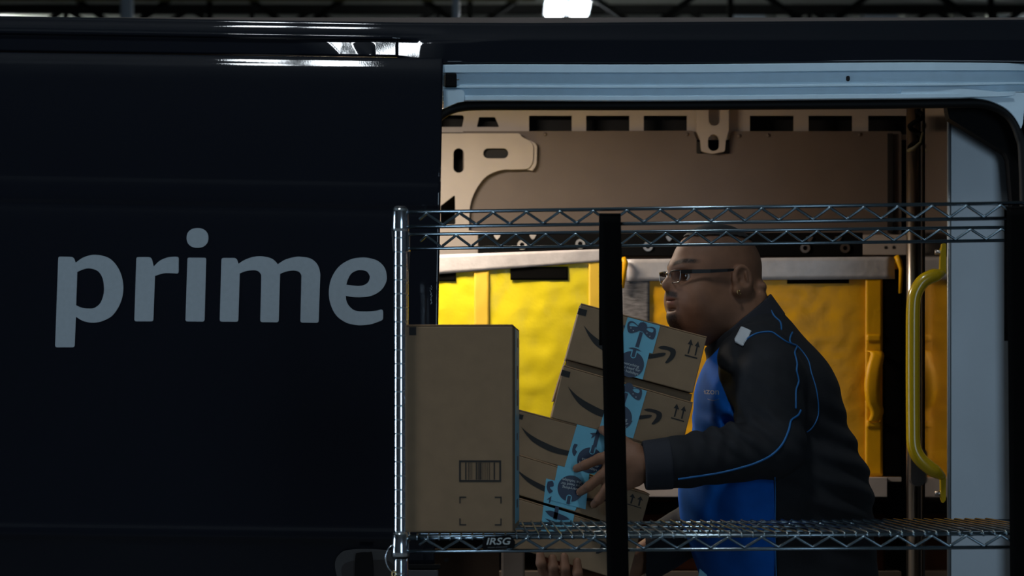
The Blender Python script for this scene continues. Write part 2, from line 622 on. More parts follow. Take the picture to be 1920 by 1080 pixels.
for x in cols:
    e = roof_edge(x)
    w = interp(x, [-400, 735, 750, 840, 2400], [1, 1, 0.6, 0, 0])       # the gutter fades out past the dent
    lo = 106 + (x - 740) * 0.014 if x < 740 else interp(x, [740, 835, 1500, 1700, 1900, 2400], [106, 119, 119, 117, 119, 124])
    hi = min(76 + (x - 740) * 0.016, 77)
    lip = hi - 6
    t = bumpf(x)
    mm = 5.48 / F
    rows = []
    rows.append((lo + 2, 5.545))
    for k in range(0, 9):
        py = lo + (hi - lo) * k / 8
        # the sheet juts out towards its foot where it is dented
        a = k / 8
        tt = bumpf(x - (py - hi) * 0.8 if x < 700 else x)
        rows.append((py, 5.4885 - tt * (py - hi) * mm - bulge(x)))
    rows.append((hi - 0.6, 5.4885 - w * 0.0075))
    rows.append((lip, 5.479 + (1 - w) * 0.012))
    rows.append((lip - 2.0, 5.480 + (1 - w) * 0.012))
    rows.append((lip - 4.0, 5.483 + (1 - w) * 0.010))
    rows.append((lip - 6.0, 5.490 + (1 - w) * 0.004))
    rows.append((lip - 7.0, 5.4945))
    rows.append((e + 6, 5.5000))
    rows.append((e + 3, 5.5010))
    rows.append((e + 1.5, 5.5030))
    rows.append((e + 0.6, 5.5070))
    rows.append((e + 0.1, 5.5130))
    rows.append((e + 0.0, 5.5300))
    for py, Y in rows:
        V.append(P(x, py, Y))
    z = P(x, e, 5.53).z
    X = (x - 960) * 5.5 / F
    for Y, dz in ((5.62, 0.012), (5.9, 0.055), (6.3, 0.075), (6.8, 0.06), (7.15, 0.0), (7.22, -0.08), (7.25, -0.5), (7.27, -1.9)):
        V.append(Vector((X, Y, z + dz)))
nr = len(V) // len(cols)
for i in range(len(cols) - 1):
    for j in range(nr - 1):
        a = i * nr + j
        Fc.append([a, a + nr, a + nr + 1, a + 1])
mk('roof_shell', V, Fc, M['paint'], van, smooth=True)

# inner ceiling, floor, far skin and ends so that the cargo bay is closed
box('bay_ceiling', -3.2, 2.6, 5.62, 7.16, 2.285, 2.30, M['lining'], van)
box('bay_floor', -3.2, 2.6, 5.50, 7.16, 0.52, 0.60, M['greyplastic'], van)
box('outer_skin', -3.2, 2.6, 7.16, 7.18, 0.5, 2.30, M['dark'], van)
box('rear_end', -3.25, -3.2, 5.5, 7.18, 0.5, 2.3, M['dark'], van)
box('sill', -3.2, 2.6, 5.46, 5.56, 0.30, 0.58, M['paint'], van, 0.01)
box('underbody', -3.2, 2.6, 5.7, 7.1, 0.25, 0.5, M['dark'], van)

for wx in (-2.3, 2.2):
    for wy, sgn in ((5.50, 1), (7.0, -1)):
        wh = thing('wheel', (wx, wy, 0), parent=van)
        pr = [(0.20, 0.0), (0.33, 0.0), (0.345, 0.03), (0.345, 0.19), (0.33, 0.22), (0.20, 0.22)]
        for nm, prof, mt in (('tyre', pr, M['rubber']), ('rim', [(0.02, 0.03), (0.19, 0.06), (0.205, 0.03), (0.205, 0.19), (0.02, 0.17)], M['steel'])):
            vv, ff = [], []
            sg = 32
            for r, d in prof:
                for j in range(sg):
                    qq = 2 * math.pi * j / sg
                    vv.append((wx + r * math.cos(qq), wy + d * sgn, 0.345 + r * math.sin(qq)))
            for i in range(len(prof)):
                for j in range(sg):
                    i2 = (i + 1) % len(prof)
                    ff.append([i * sg + j, i * sg + (j + 1) % sg, i2 * sg + (j + 1) % sg, i2 * sg + j])
            mk(nm, vv, ff, mt, wh, smooth=True)

# ---------------------------------------------------------------- sliding door, slid back along the side
door = thing('sliding_door', (-1.2, 5.42, 0.42), parent=van)
door['label'] = 'navy sliding door panel with pale lettering'
DSL = 0.0175
dprof = [(1700, 5.470), (1500, 5.440), (1200, 5.420), (1030, 5.404), (1018, 5.3985), (1014, 5.3950), (1010, 5.3945), (1002, 5.3945),
         (998, 5.3950), (994, 5.3985), (986, 5.4000), (800, 5.4000), (600, 5.4000), (432, 5.4000), (417, 5.4016), (404, 5.4042), (397, 5.4068),
         (393, 5.4066), (388, 5.4040), (384, 5.4032), (378, 5.4030), (362, 5.4030), (356, 5.4035), (350.5, 5.4048), (346, 5.4063),
         (343.5, 5.4071), (341, 5.4075), (330, 5.4078), (250, 5.4130), (190, 5.4200), (160, 5.4240), (148, 5.4264), (140, 5.4285), (134, 5.4302), (128, 5.4326), (122, 5.4357), (116, 5.4395), (111, 5.4432), (109.5, 5.4450), (108.6, 5.4490), (108.2, 5.460), (108, 5.485)]
edge_py = [60, 125, 600, 1080, 1700]
edge_px = [831.5, 830.5, 822, 815, 806]
dcols = [-420] + [x for x in range(-380, 760, 40)] + [760, 790, 810]
V, Fc = [], []
for ci in range(len(dcols) + 4):
    for py, Y in dprof:
        er = interp(py, edge_py, edge_px)
        if ci < len(dcols):
            x = -420 + (dcols[ci] + 420) * (er - 6 + 420) / (810 + 420)
            dy = 0.0
        else:
            k = ci - len(dcols)
            x = er + (-3, -0.8, 0, 0)[k]
            dy = (0.0003, 0.0015, 0.006, 0.045)[k]
        sl = DSL if py < 420 else interp(py, [420, 640, 900, 1000], [DSL, 0.0065, 0.0135, 0.0135])
        y2 = py + (x - 829) * sl
        if 108 <= py <= 126:
            y2 = py + (x - 740) * 0.014 if x < 740 else py + (x - 740) * 0.004
        V.append(P(x, y2, Y + dy))
nr = len(dprof)
for i in range(len(dcols) + 3):
    for j in range(nr - 1):
        a = i * nr + j
        Fc.append([a, a + nr, a + nr + 1, a + 1])
mk('door_skin', V, Fc, M['paint'], door, smooth=True)
c = P(-420, 1700, 5.46)
box('door_inner', c.x, P(806, 780, 5.46).x, 5.445, 5.478, 0.46, 1.95, M['dark'], door, 0.004)

# lettering on the door, traced stroke by stroke
def c1(l): return [(p[0] / 4.153 + 90, p[1] / 4.153 + 410) + ((p[2] / 4.153,) if len(p) > 2 else ()) for p in l]
def c2(l): return [(p[0] / 5.647 + 400, p[1] / 5.647 + 460) + ((p[2] / 5.647,) if len(p) > 2 else ()) for p in l]


L_p = [contour(c1([(80, 295, 16), (200, 297, 30), (215, 342, 0), (280, 300), (370, 281), (480, 310), (555, 400), (586, 520), (570, 640), (510, 745),
                   (430, 795), (350, 810), (275, 797), (217, 764, 0), (207, 1002, 18), (55, 1002, 18)])),
       contour(c1([(228, 415, 0), (280, 393), (330, 388), (390, 410), (425, 465), (436, 540), (430, 600), (405, 660), (360, 695), (310, 700), (260, 692), (219, 674, 0)]))]
L_r = [contour(c1([(688, 299, 16), (806, 299, 26), (823, 372, 0), (870, 328), (930, 302), (985, 296), (1018, 297, 16), (1017, 428, 16), (960, 425), (900, 426), (833, 446, 0),
                   (820, 800, 18), (672, 800, 18)]))]
L_i = [contour(c1([(1086, 303, 14), (1232, 304, 14), (1219, 802, 18), (1070, 801, 18)]))]
L_dot = [[(p[0] / 4.153 + 90, p[1] / 4.153 + 410) for p in ellipse(1164, 150, 85, 77, 40, 2.25)]]
L_m = [contour(c2([(86, 133, 26), (246, 133, 34), (266, 195, 0), (330, 155), (420, 123), (510, 116), (600, 133), (650, 163), (682, 200, 0), (760, 152), (860, 124), (930, 121),
                   (1030, 140), (1100, 200), (1130, 290), (1129, 400), (1115, 820, 24), (921, 818, 24), (932, 360), (930, 315), (905, 280), (850, 267), (780, 275), (707, 301, 0),
                   (692, 815, 24), (496, 813, 24), (507, 360), (500, 303), (475, 275), (430, 264), (350, 272), (280, 297, 0), (264, 810, 24), (67, 808, 24)]))]
L_e = [contour(c2([(1402, 535, 0), (1470, 546), (1560, 549), (1670, 535), (1770, 480), (1825, 400), (1836, 330), (1815, 240), (1750, 170), (1660, 137), (1570, 129), (1450, 150),
                   (1330, 225), (1250, 350), (1223, 490), (1240, 620), (1300, 740), (1400, 815), (1500, 842), (1580, 846), (1690, 830), (1798, 790, 26), (1798, 672, 36),
                   (1720, 693), (1600, 700), (1500, 690), (1440, 645), (1410, 590)])),
       contour(c2([(1408, 416, 0), (1425, 360), (1460, 300), (1510, 270), (1560, 262), (1620, 275), (1652, 315), (1655, 350), (1635, 395), (1590, 422), (1540, 430), (1470, 425)]))]
for nm, lp in (('letter_p', L_p), ('letter_r', L_r), ('letter_i', L_i), ('letter_i_dot', L_dot), ('letter_m', L_m), ('letter_e', L_e)):
    plate(nm, lp, 5.3988, 0.0016, M['letter'], door)

# recessed door handle at the lower edge of the frame
hp = contour([(640, 1110, 0), (628, 1060), (640, 1036), (668, 1030), (716, 1031), (745, 1040), (752, 1110, 0)])
plate('handle_surround', [hp], 5.3935, 0.008, M['greyplastic'], door)
plate('handle_pocket', [contour([(650, 1112, 0), (640, 1070), (652, 1054), (690, 1050), (735, 1056), (742, 1112, 0)])], 5.3925, 0.002, M['dark'], door)
hb = contour([(664, 1110, 0), (666, 1046), (672, 1037), (690, 1036), (698, 1042), (700, 1110, 0)])
plate('handle_lever', [hb], 5.3805, 0.012, M['blackplastic'], door)
pxbox('latch_plate', 764, 822, 1068, 1104, 5.388, 5.40, M['greyplastic'], door, 0.003)
pxbox('latch_edge', 762, 826, 1058, 1067, 5.386, 5.40, M['blackplastic'], door, 0.002)
# scuff on the door edge
rs = np.random.RandomState(3)
for k in range(16):
    x0 = 808.5 + rs.uniform(-2.0, 2.0)
    y0 = 536 + k * 2.2 + rs.uniform(-1, 1)
    a, b = rs.uniform(0.4, 1.0), rs.uniform(0.9, 2.6)
    plate('scuff', [[(x0 - a, y0 - b * .3), (x0, y0 - b), (x0 + a, y0 + b * .2), (x0 - a * .2, y0 + b)]], 5.3994, 0.0008, M['letter'], door)

# ---------------------------------------------------------------- upper door track
trk = thing('door_track', P(1400, 190, 5.5), parent=van)
tprof = [(119, 5.535), (120.5, 5.474), (122, 5.472), (135, 5.472), (136, 5.476), (136.6, 5.489), (150, 5.490), (159.5, 5.489), (160.5, 5.480), (161.5, 5.478), (164.0, 5.478), (165, 5.482),
         (165.8, 5.490), (177, 5.490), (178.6, 5.489), (179.2, 5.484), (180, 5.482), (187, 5.482), (189, 5.487), (191, 5.53)]
TD = np.polyfit([(q - 1400) / 600.0 for q in (830, 1000, 1200, 1400, 1550, 1700, 1800, 1860, 2000, 2300)], [1, 0.6, 0.2, -0.6, -1.8, -3.2, -3.4, -3.0, 0.5, 10], 5)
tx = list(range(830, 2300, 15))
V, Fc = [], []
for x in tx:
    for py, Y in tprof:
        d = float(np.polyval(TD, (x - 1400) / 600.0))
        sq = interp(x, [830, 900, 1700, 1800, 1900, 2300], [1.0, 1.0, 1.0, 0.98, 0.9, 0.8])
        V.append(P(x, 122 + (py - 122) * sq + d, Y + interp(x, [830, 1750, 1900, 2300], [0, 0, 0.012, 0.09])))
nr = len(tprof)
for i in range(len(tx) - 1):
    for j in range(nr - 1):
        a = i * nr + j
        Fc.append([a, a + 1, a + nr + 1, a + nr])
o = mk('track_rail', V, Fc, M['track'], trk, smooth=True)
o.data.set_sharp_from_angle(angle=math.radians(24))
plate('slot', [pill(1586.5, 1593.5, 142, 152.5)], 5.4885, 0.0012, M['dark'], trk)
pxbox('track_bumper', 834, 856, 137, 163, 5.468, 5.49, M['blackplastic'], trk, 0.003)
plate('end_cap', [contour([(832, 168, 0), (866, 168, 3), (871, 174), (870, 190, 0), (858, 192, 0), (832, 203, 0)])], 5.474, 0.012, M['track'], trk)
lathe('rivet', [(0.004, 0), (0.004, 0.002)], 0, 0, M['bolt'], trk, 10).location = P(858, 150, 5.484)
plate('track_step', [contour([(1688, 178, 0), (1692, 166, 5), (1760, 164), (1850, 170), (1900, 177), (1860, 181), (1690, 182, 0)])], 5.4865, 0.003, M['track'], trk)

# body frame around the far corner of the opening, and the rubber seal
plate('corner_frame', [contour([(1800, 180, 0), (1880, 173, 0), (2140, 176, 0), (2140, 1700, 0), (1935, 1700, 0), (1928, 290), (1915, 240), (1893, 208), (1860, 190), (1830, 184)])],
      5.495, 0.03, M['track'], van)
seal_px = [(812, 230), (826, 217), (842, 207), (862, 201), (890, 198.5), (960, 198), (1200, 198), (1500, 196.5), (1700, 195), (1790, 193.5), (1840, 194), (1872, 203), (1896, 222), (1911, 255), (1918, 300), (1922, 500), (1926, 1080), (1928, 1700)]
cs = []
for i in range(len(seal_px) - 1):
    a = seal_px[max(0, i - 1)]; b = seal_px[i]; c_ = seal_px[i + 1]; d = seal_px[min(len(seal_px) - 1, i + 2)]
    cs += catmull(a, b, c_, d, 6)
cs.append(seal_px[-1])
tube('door_seal', [P(x, y, 5.515) for x, y in cs], 0.0118, M['rubber'], van, 10)
# cab side forward of the opening
plate('cab_side', [contour([(1968, 116, 0), (2620, 116, 0), (2620, 1700, 0), (1985, 1700, 0), (1976, 600, 0)])], 5.452, 0.03, M['paint'], van)
# black trim over the front pillar
plate('pillar_trim', [contour([(1775, 190, 0), (1776.5, 206, 0), (1780, 222, 0), (1886, 287, 5), (1891, 300, 0), (1901, 420, 0), (1907, 1080, 0), (1912, 1700, 0), (2060, 1700, 0), (2060, 190, 0)])],
      5.565, 0.045, M['blackplastic'], van)

# ---------------------------------------------------------------- steel bulkhead with its grab handle
YK = 5.635
bh = thing('bulkhead', P(1850, 1700, YK), parent=van)
x0 = P(1777, 0, YK).x
box('bulkhead_panel', x0 + 0.003, 2.5, YK, YK + 0.008, 0.60, 2.28, M['steel'], bh)
box('bulkhead_return', x0, x0 + 0.003, YK + 0.002, 5.945, 0.60, 2.28, M['mirror'], bh)
tube('bulkhead_edge', [(x0 + 0.004, YK + 0.002, 0.60), (x0 + 0.004, YK + 0.002, 2.28)], 0.0055, M['steel'], bh, 10)
gh = thing('grab_handle', P(1768, 945, 5.72), parent=van)
gh['label'] = 'mustard yellow enamelled grab handle'
gp = [(1766, 512), (1757, 515.5), (1745, 519), (1731, 527), (1721, 540), (1714.5, 556), (1712, 580), (1711.5, 640), (1711.5, 720), (1712, 800), (1713, 832), (1718, 850), (1728, 864), (1742, 876), (1756, 886), (1766, 893)]
pp = []
for i in range(len(gp) - 1):
    pp += catmull(gp[max(0, i - 1)], gp[i], gp[i + 1], gp[min(len(gp) - 1, i + 2)], 5)
pp.append(gp[-1])
n = len(pp)
tube('grip_bar', [P(x, y, YK - 0.05 + 0.03 * (abs(i / (n - 1) - .5) * 2) ** 6) for i, (x, y) in enumerate(pp)],
     [0.0175 * (0.55 + 0.45 * min(1, min(i, n - 1 - i) / 7.0)) for i in range(n)], M['handle'], gh, 16)
for tab, bolt in (([(1767, 456, 3), (1774, 456, 3), (1774.5, 512, 0), (1767, 520, 0), (1763, 512, 0), (1764, 480)], 473), ([(1764, 890, 0), (1770, 886, 0), (1774, 893, 0), (1773.5, 938, 3), (1768, 944, 3), (1765, 930)], 925)):
    plate('mounting_tab', [contour(tab)], YK - 0.026, 0.02, M['handle_tab'], gh)
    tube('bolt', [P(1753, bolt, YK - 0.015), P(1768, bolt, YK - 0.015)], 0.0065, M['bolt'], gh, 8)
    tube('bolt_head', [P(1762, bolt, YK - 0.015), P(1766, bolt, YK - 0.015)], 0.011, M['handle'], gh, 6)

# ---------------------------------------------------------------- far side of the cargo bay
fw = thing('bay_side_wall', P(1300, 900, 7.05), parent=van)
holes = [[(a, 217), (b, 217), (b, 252), (a, 252)] for a, b in ((992, 1072), (1099, 1180), (1207, 1288), (1406, 1488), (1516, 1598), (1628, 1700))]
holes += [contour([(826, 215, 2), (868, 216, 3), (870, 220, 2), (866.5, 238, 2), (826, 238, 2)]), contour([(898, 219.5, 2), (928, 219.5, 2), (936, 238, 2), (894, 238, 2)])]
plate('cant_rail', [[(640, 190), (1800, 190), (1800, 262), (640, 262)]] + holes, 7.06, 0.004, M['beige'], fw)
plate('wall_lining', [contour([(868, 246, 0), (1008, 246, 6), (1300, 245, 5), (1306, 262, 0), (1307, 288, 4), (1367, 288, 4), (1368, 262, 0), (1371, 246, 5), (1690, 246, 5), (1690, 900, 0), (868, 900, 0)])],
      7.045, 0.005, M['lining'], fw)
plate('corner_gusset', [contour([(620, 250, 0), (974, 250, 3), (979, 257, 0), (993, 264, 3), (1000, 273, 4), (999, 306, 8), (990, 317, 6), (960, 318, 0), (941, 318.5), (914, 329), (895, 351), (883, 378), (880, 405), (879, 432, 0),
                                 (920, 436, 0), (920, 461, 0), (897, 461, 0), (897, 520, 0), (620, 520, 0)]),
                        pill(906, 953, 278, 297), pill(850, 870, 278, 324), contour([(853, 365, 4), (854, 421, 4), (826, 421, 0), (826, 386, 0)])],
      7.015, 0.006, M['beige'], fw)
plate('slot_void', [rrect(900, 959, 273, 302, 4)], 7.036, 0.004, M['dark'], fw)
plate('gusset_lip', [contour([(993, 263, 0), (1003, 268, 3), (1007, 275, 0), (1006, 310, 5), (998, 320, 0), (988, 318, 0), (997, 308), (999, 290)])], 7.022, 0.012, M['beige'], fw)
plate('gusset_seam', [[(640, 247.5), (975, 248.5), (975, 250), (640, 249.5)]], 7.05, 0.004, M['dark'], fw)
plate('roof_bracket', [contour([(1306, 200, 0), (1306, 246, 0), (1313, 262, 3), (1315, 284, 4), (1337, 288), (1359, 284, 4), (1361, 262, 3), (1366, 246, 0), (1366, 200, 0)]),
                       pill(1328.5, 1350, 188, 235.5), pill(1327.5, 1348.5, 252, 283)], 7.02, 0.012, M['beige'], fw)
for sx in (1306, 1360):
    plate('bracket_gap', [contour([(sx, 266, 2), (sx + 8, 266, 2), (sx + 8, 288, 3), (sx, 288, 3)])], 7.040, 0.003, M['dark'], fw)
for sx, sy in ((1022, 252), (1288, 252), (1386, 255), (1612, 252), (1440, 254)):
    o = lathe('rivet', [(0.006, 0), (0.006, 0.002), (0.003, 0.004)], 0, 0, M['lining'], fw, 10)
    o.location = P(sx, sy, 7.044) - ORG[fw.name]
    o.data.transform(Matrix.Translation(ORG[fw.name]))
    o.rotation_euler = (math.pi / 2, 0, 0)
plate('panel_joint', [[(1665, 250), (1674, 250), (1674, 436), (1665, 436)]], 7.03, 0.012, M['dark'], fw)

pxbox('logistic_rail', 896, 1618, 436, 480, 6.985, 7.01, M['blackplastic'], fw, 0.002)
pxbox('rail_end_plate', 1618, 1700, 440, 478, 6.985, 7.01, M['beige'], fw, 0.002)
for hx in (1661, 1676):
    plate('bolt_hole', [ellipse(hx, 464, 3, 3, 14)], 6.9835, 0.002, M['dark'], fw)
for hx, hy in ((979, 459), (1088, 457), (1215, 462), (1400, 464), (1510, 465), (1585, 465)):
    plate('rail_bolt', [ellipse(hx, hy, 9, 9, 24), ellipse(hx, hy, 4.5, 4.5, 16)], 6.976, 0.01, M['bolt'], fw)
for hx, hy in ((932, 443), (999, 443), (1255, 446), (1518, 447), (1572, 447)):
    plate('rail_stud', [contour([(hx - 6, hy - 3), (hx + 6, hy - 3), (hx + 2, hy + 5), (hx - 2, hy + 5)])], 6.978, 0.006, M['bolt'], fw)

# shelf upright with a coiled strap round its top
up = thing('shelf_upright', P(1713, 1700, 6.10), parent=van)
p0 = P(1713, 0, 6.10)
tube('upright_tube', [(p0.x, 6.10, 0.60), (p0.x, 6.10, 2.28)], 0.0195, M['tubesteel'], up, 20)
tube('strap_coil', [P(1718 + 12 * math.sin(i / 5.0), 208 + i * 1.25, 6.07 + 0.012 * math.cos(i / 5.0)) for i in range(58)], 0.007, M['velcro'], up, 6)
tube('strap_tail', [P(1732, 250, 6.05), P(1727, 268, 6.04), P(1714, 278, 6.05), P(1703, 283, 6.07)], 0.006, M['olive'], up, 6)
box('upright_channel', p0.x + 0.026, p0.x + 0.05, 6.10, 6.14, 0.60, 2.28, M['dark'], up)
plate('tube_clip', [pill(1708, 1736, 838, 912)], 6.03, 0.03, M['greyplastic'], up)

# shelf the bags stand on
sh = thing('cargo_shelf', P(1300, 932, 6.3), parent=van)
zt = P(0, 895, 6.33).z
xa, xb = -0.9, P(1690, 0, 6.33).x
box('shelf_board', xa, xb, 6.33, 6.98, zt - 0.012, zt, M['beige'], sh)
pxbox('shelf_lip', 300, 1664, 895, 932, 6.318, 6.33, M['beige'], sh, 0.002)
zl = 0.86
box('lower_board', xa, xb, 6.33, 6.98, zl - 0.03, zl, M['beige_shade'], sh)
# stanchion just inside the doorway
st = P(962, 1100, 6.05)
box('door_stanchion', P(940, 0, 6.05).x, P(984, 0, 6.05).x, 6.05, 6.11, 0.60, zt - 0.02, M['beige_shade'], van, 0.006)
pxbox('step_well_panel', 600, 936, 1030, 1500, 5.70, 5.72, M['panel_shade'], van)
plate('panel_hole', [ellipse(837, 1050, 4.5, 4, 16)], 5.697, 0.003, M['dark'], van)

# assumed cargo lamp on the bay ceiling, hidden above the opening
cl = thing('assumed_cargo_lamp', (-0.38, 6.02, 2.285), parent=van)
box('lamp_base', -0.62, -0.14, 5.92, 6.12, 2.272, 2.285, M['housing'], cl, 0.004)
box('lamp_cover', -0.60, -0.16, 5.935, 6.105, 2.256, 2.272, M['domeglow'], cl, 0.006)

# ================================================================== bags on the shelf
def noise3(p, seed=0):
    x, y, z = p
    n = mnoise.noise
    a = 0.7 * n((x * 6 + seed, z * 9, seed)) + 0.5 * n((x * 20 + z * 9 + seed, z * 26 - x * 8, 3.0))
    r = 1 - 2.6 * abs(n((x * 8 + z * 6 + seed, z * 15 - x * 4, seed * .5)))
    r2 = 1 - 2.6 * abs(n((x * 19 - z * 11, z * 13 + x * 9 + seed, 7.0)))
    return 0.8 * a + 0.45 * max(r, -0.4) + 0.3 * max(r2, -0.4)


def soft_box(u0, u1, vtop, vbot, Y0, Y1, amp, seed, nx=64, nz=56, ny=6, bulge=0.006):
    """sewn bag: box with creased, slightly bulging faces; vtop may be (left,right)"""
    vt = vtop if isinstance(vtop, tuple) else (vtop, vtop)
    bm = bmesh.new()
    grid = {}

    def vert(i, j, k):
        if (i, j, k) in grid: return grid[(i, j, k)]
        a, b, c = i / nx, j / nz, k / ny
        top = vt[0] + (vt[1] - vt[0]) * a
        p = P(u0 + (u1 - u0) * a, vbot + (top - vbot) * b, Y0)
        p.y = Y0 + (Y1 - Y0) * c
        ed = math.sin(math.pi * a) ** .5 * math.sin(math.pi * b) ** .5 if 0 < a < 1 and 0 < b < 1 else 0
        if k == 0:
            p.y -= ed * bulge + noise3(p, seed) * amp * min(1, 3 * ed)
        if i in (0, nx):
            p.x += (1 if i else -1) * 0.008 * math.sin(math.pi * b) * math.sin(math.pi * c)
        grid[(i, j, k)] = bm.verts.new(p)
        return grid[(i, j, k)]
    for i in range(nx):
        for j in range(nz):
            bm.faces.new([vert(i, j, 0), vert(i + 1, j, 0), vert(i + 1, j + 1, 0), vert(i, j + 1, 0)])
            bm.faces.new([vert(i, j, ny), vert(i, j + 1, ny), vert(i + 1, j + 1, ny), vert(i + 1, j, ny)])
    for k in range(ny):
        for i in range(nx):
            bm.faces.new([vert(i, 0, k), vert(i, 0, k + 1), vert(i + 1, 0, k + 1), vert(i + 1, 0, k)])
            bm.faces.new([vert(i, nz, k), vert(i + 1, nz, k), vert(i + 1, nz, k + 1), vert(i, nz, k + 1)])
        for j in range(nz):
            bm.faces.new([vert(0, j, k), vert(0, j + 1, k), vert(0, j + 1, k + 1), vert(0, j, k + 1)])
            bm.faces.new([vert(nx, j, k), vert(nx, j, k + 1), vert(nx, j + 1, k + 1), vert(nx, j + 1, k)])
    bmesh.ops.recalc_face_normals(bm, faces=bm.faces)
    return bm_out(bm)


def wavy(quad, Y, thick, amp, seed, nx=30, nz=5):
    """strip of cloth: quad TL,TR,BR,BL in pixels, rippled, with thickness"""
    bm = bmesh.new()
    g = {}
    for k in (0, 1):
        for i in range(nx + 1):
            for j in range(nz + 1):
                a, b = i / nx, j / nz
                x = (quad[0][0] * (1 - a) + quad[1][0] * a) * (1 - b) + (quad[3][0] * (1 - a) + quad[2][0] * a) * b
                y = (quad[0][1] * (1 - a) + quad[1][1] * a) * (1 - b) + (quad[3][1] * (1 - a) + quad[2][1] * a) * b
                p = P(x, y, Y)
                p.y += noise3(p, seed) * amp + k * thick
                g[(i, j, k)] = bm.verts.new(p)
    for i in range(nx):
        for j in range(nz):
            bm.faces.new([g[(i, j, 0)], g[(i, j + 1, 0)], g[(i + 1, j + 1, 0)], g[(i + 1, j, 0)]])
            bm.faces.new([g[(i, j, 1)], g[(i + 1, j, 1)], g[(i + 1, j + 1, 1)], g[(i, j + 1, 1)]])
    for i in range(nx):
        bm.faces.new([g[(i, 0, 0)], g[(i + 1, 0, 0)], g[(i + 1, 0, 1)], g[(i, 0, 1)]])
        bm.faces.new([g[(i, nz, 0)], g[(i, nz, 1)], g[(i + 1, nz, 1)], g[(i + 1, nz, 0)]])
    for j in range(nz):
        bm.faces.new([g[(0, j, 0)], g[(0, j, 1)], g[(0, j + 1, 1)], g[(0, j + 1, 0)]])
        bm.faces.new([g[(nx, j, 0)], g[(nx, j + 1, 0)], g[(nx, j + 1, 1)], g[(nx, j, 1)]])
    bmesh.ops.recalc_face_normals(bm, faces=bm.faces)
    return bm_out(bm)


def strip(name, quad, Y, thick, m, parent, amp=0.001, seed=0, nx=30, nz=5):
    v, f = wavy(quad, Y, thick, amp, seed, nx, nz)
    return mk(name, v, f, m, parent, smooth=True)


TY = 6.37
tl = thing('tote_bag', P(960, 895, TY + 0.2), 'lemon yellow zip tote bag with slanted silver band beside the open door edge', 'bag', 'yellow totes on the van shelf')
v, f = soft_box(700, 1156, (482, 474), 894, TY, TY + 0.42, 0.0036, 1.3)
mk('bag_body', v, f, M['lemon'], tl, smooth=True)
strip('top_band', [(690, 482), (1155, 466), (1155, 488), (690, 524)], TY - 0.0160, 0.003, M['silver'], tl, 0.003, 4)
strip('webbing_strap', [(889, 506), (917, 505), (916, 890), (888, 890)], TY - 0.0125, 0.0012, M['webbing'], tl, 0.0012, 2, 6, 60)
strip('webbing_strap', [(1104, 486), (1128, 486), (1128, 890), (1103, 890)], TY - 0.0125, 0.0012, M['webbing'], tl, 0.0012, 3, 6, 60)
strip('hook_patch', [(957, 501), (1065, 500), (1065, 525), (957, 525)], TY - 0.0085, 0.002, M['velcro'], tl, 0.0004, 5)
strip('hook_patch', [(760, 512), (855, 511), (855, 527), (760, 527)], TY - 0.0085, 0.002, M['velcro'], tl, 0.0004, 5)

tr_ = thing('tote_bag', P(1430, 895, TY + 0.2), 'yellow zip tote bag, tinted amber as if shaded, with level silver band behind the man', 'bag', 'yellow totes on the van shelf')
v, f = soft_box(1168, 1690, 490, 894, TY, TY + 0.42, 0.0048, 5.1)
mk('bag_body', v, f, M['amber'], tr_, smooth=True)
strip('top_band', [(1175, 486), (1677, 481), (1678, 523), (1176, 527)], TY - 0.0160, 0.003, M['silver'], tr_, 0.0016, 7)
strip('end_panel', [(1164, 505), (1218, 505), (1218, 892), (1164, 892)], TY - 0.0115, 0.002, M['mesh_fabric'], tr_, 0.0008, 8, 8, 40)
strip('edge_binding', [(1654, 505), (1692, 505), (1692, 893), (1654, 893)], TY - 0.0115, 0.002, M['velcro'], tr_, 0.0008, 8, 8, 40)
strip('webbing_strap', [(1623, 523), (1655, 523), (1655, 892), (1622, 892)], TY - 0.0135, 0.002, M['amber'], tr_, 0.0008, 9, 6, 60)
strip('hook_patch', [(1476, 523), (1592, 522), (1592, 531), (1476, 532)], TY - 0.0085, 0.002, M['velcro'], tr_, 0.0004, 5)
hpts = [(1630, 660), (1640, 664), (1634, 690), (1630, 720), (1632, 750), (1640, 772), (1633, 792)]
hp2 = []
for i in range(len(hpts) - 1):
    hp2 += catmull(hpts[max(0, i - 1)], hpts[i], hpts[i + 1], hpts[min(len(hpts) - 1, i + 2)], 5)
V, Fc = [], []
for i, (x, y) in enumerate(hp2):
    a = i / (len(hp2) - 1)
    d = 0.03 * math.sin(math.pi * a)
    for w, k in ((-6, 0), (0, .004), (7, 0), (14, .002)):
        V.append(P(x + w * (1 + .5 * math.sin(math.pi * a)), y, TY - 0.016 - d - k))
for i in range(len(hp2) - 1):
    for j in range(3):
        a = i * 4 + j
        Fc.append([a, a + 1, a + 5, a + 4])
o = mk('carry_handle', V, Fc, M['amber'], tr_, smooth=True)
sm = o.modifiers.new('thickness', 'SOLIDIFY'); sm.thickness = 0.004
for y0 in (634, 795):
    strip('handle_stitch_patch', [(1625, y0 - 7), (1653, y0 - 7), (1653, y0 + 7), (1625, y0 + 7)], TY - 0.0165, 0.002, M['amber'], tr_, 0.0003, 2, 6, 3)
tube('strap_clip', [P(1681, 480, TY - .03), P(1686, 490, TY - .035), P(1690, 505, TY - .03), P(1688, 550, TY - .025)], [0.008, 0.009, 0.007, 0.005], M['amber'], tr_, 8)
tube('strap_clip', [P(1168, 484, TY - .03), P(1172, 492, TY - .035), P(1167, 540, TY - .025)], [0.008, 0.009, 0.005], M['amber'], tr_, 8)

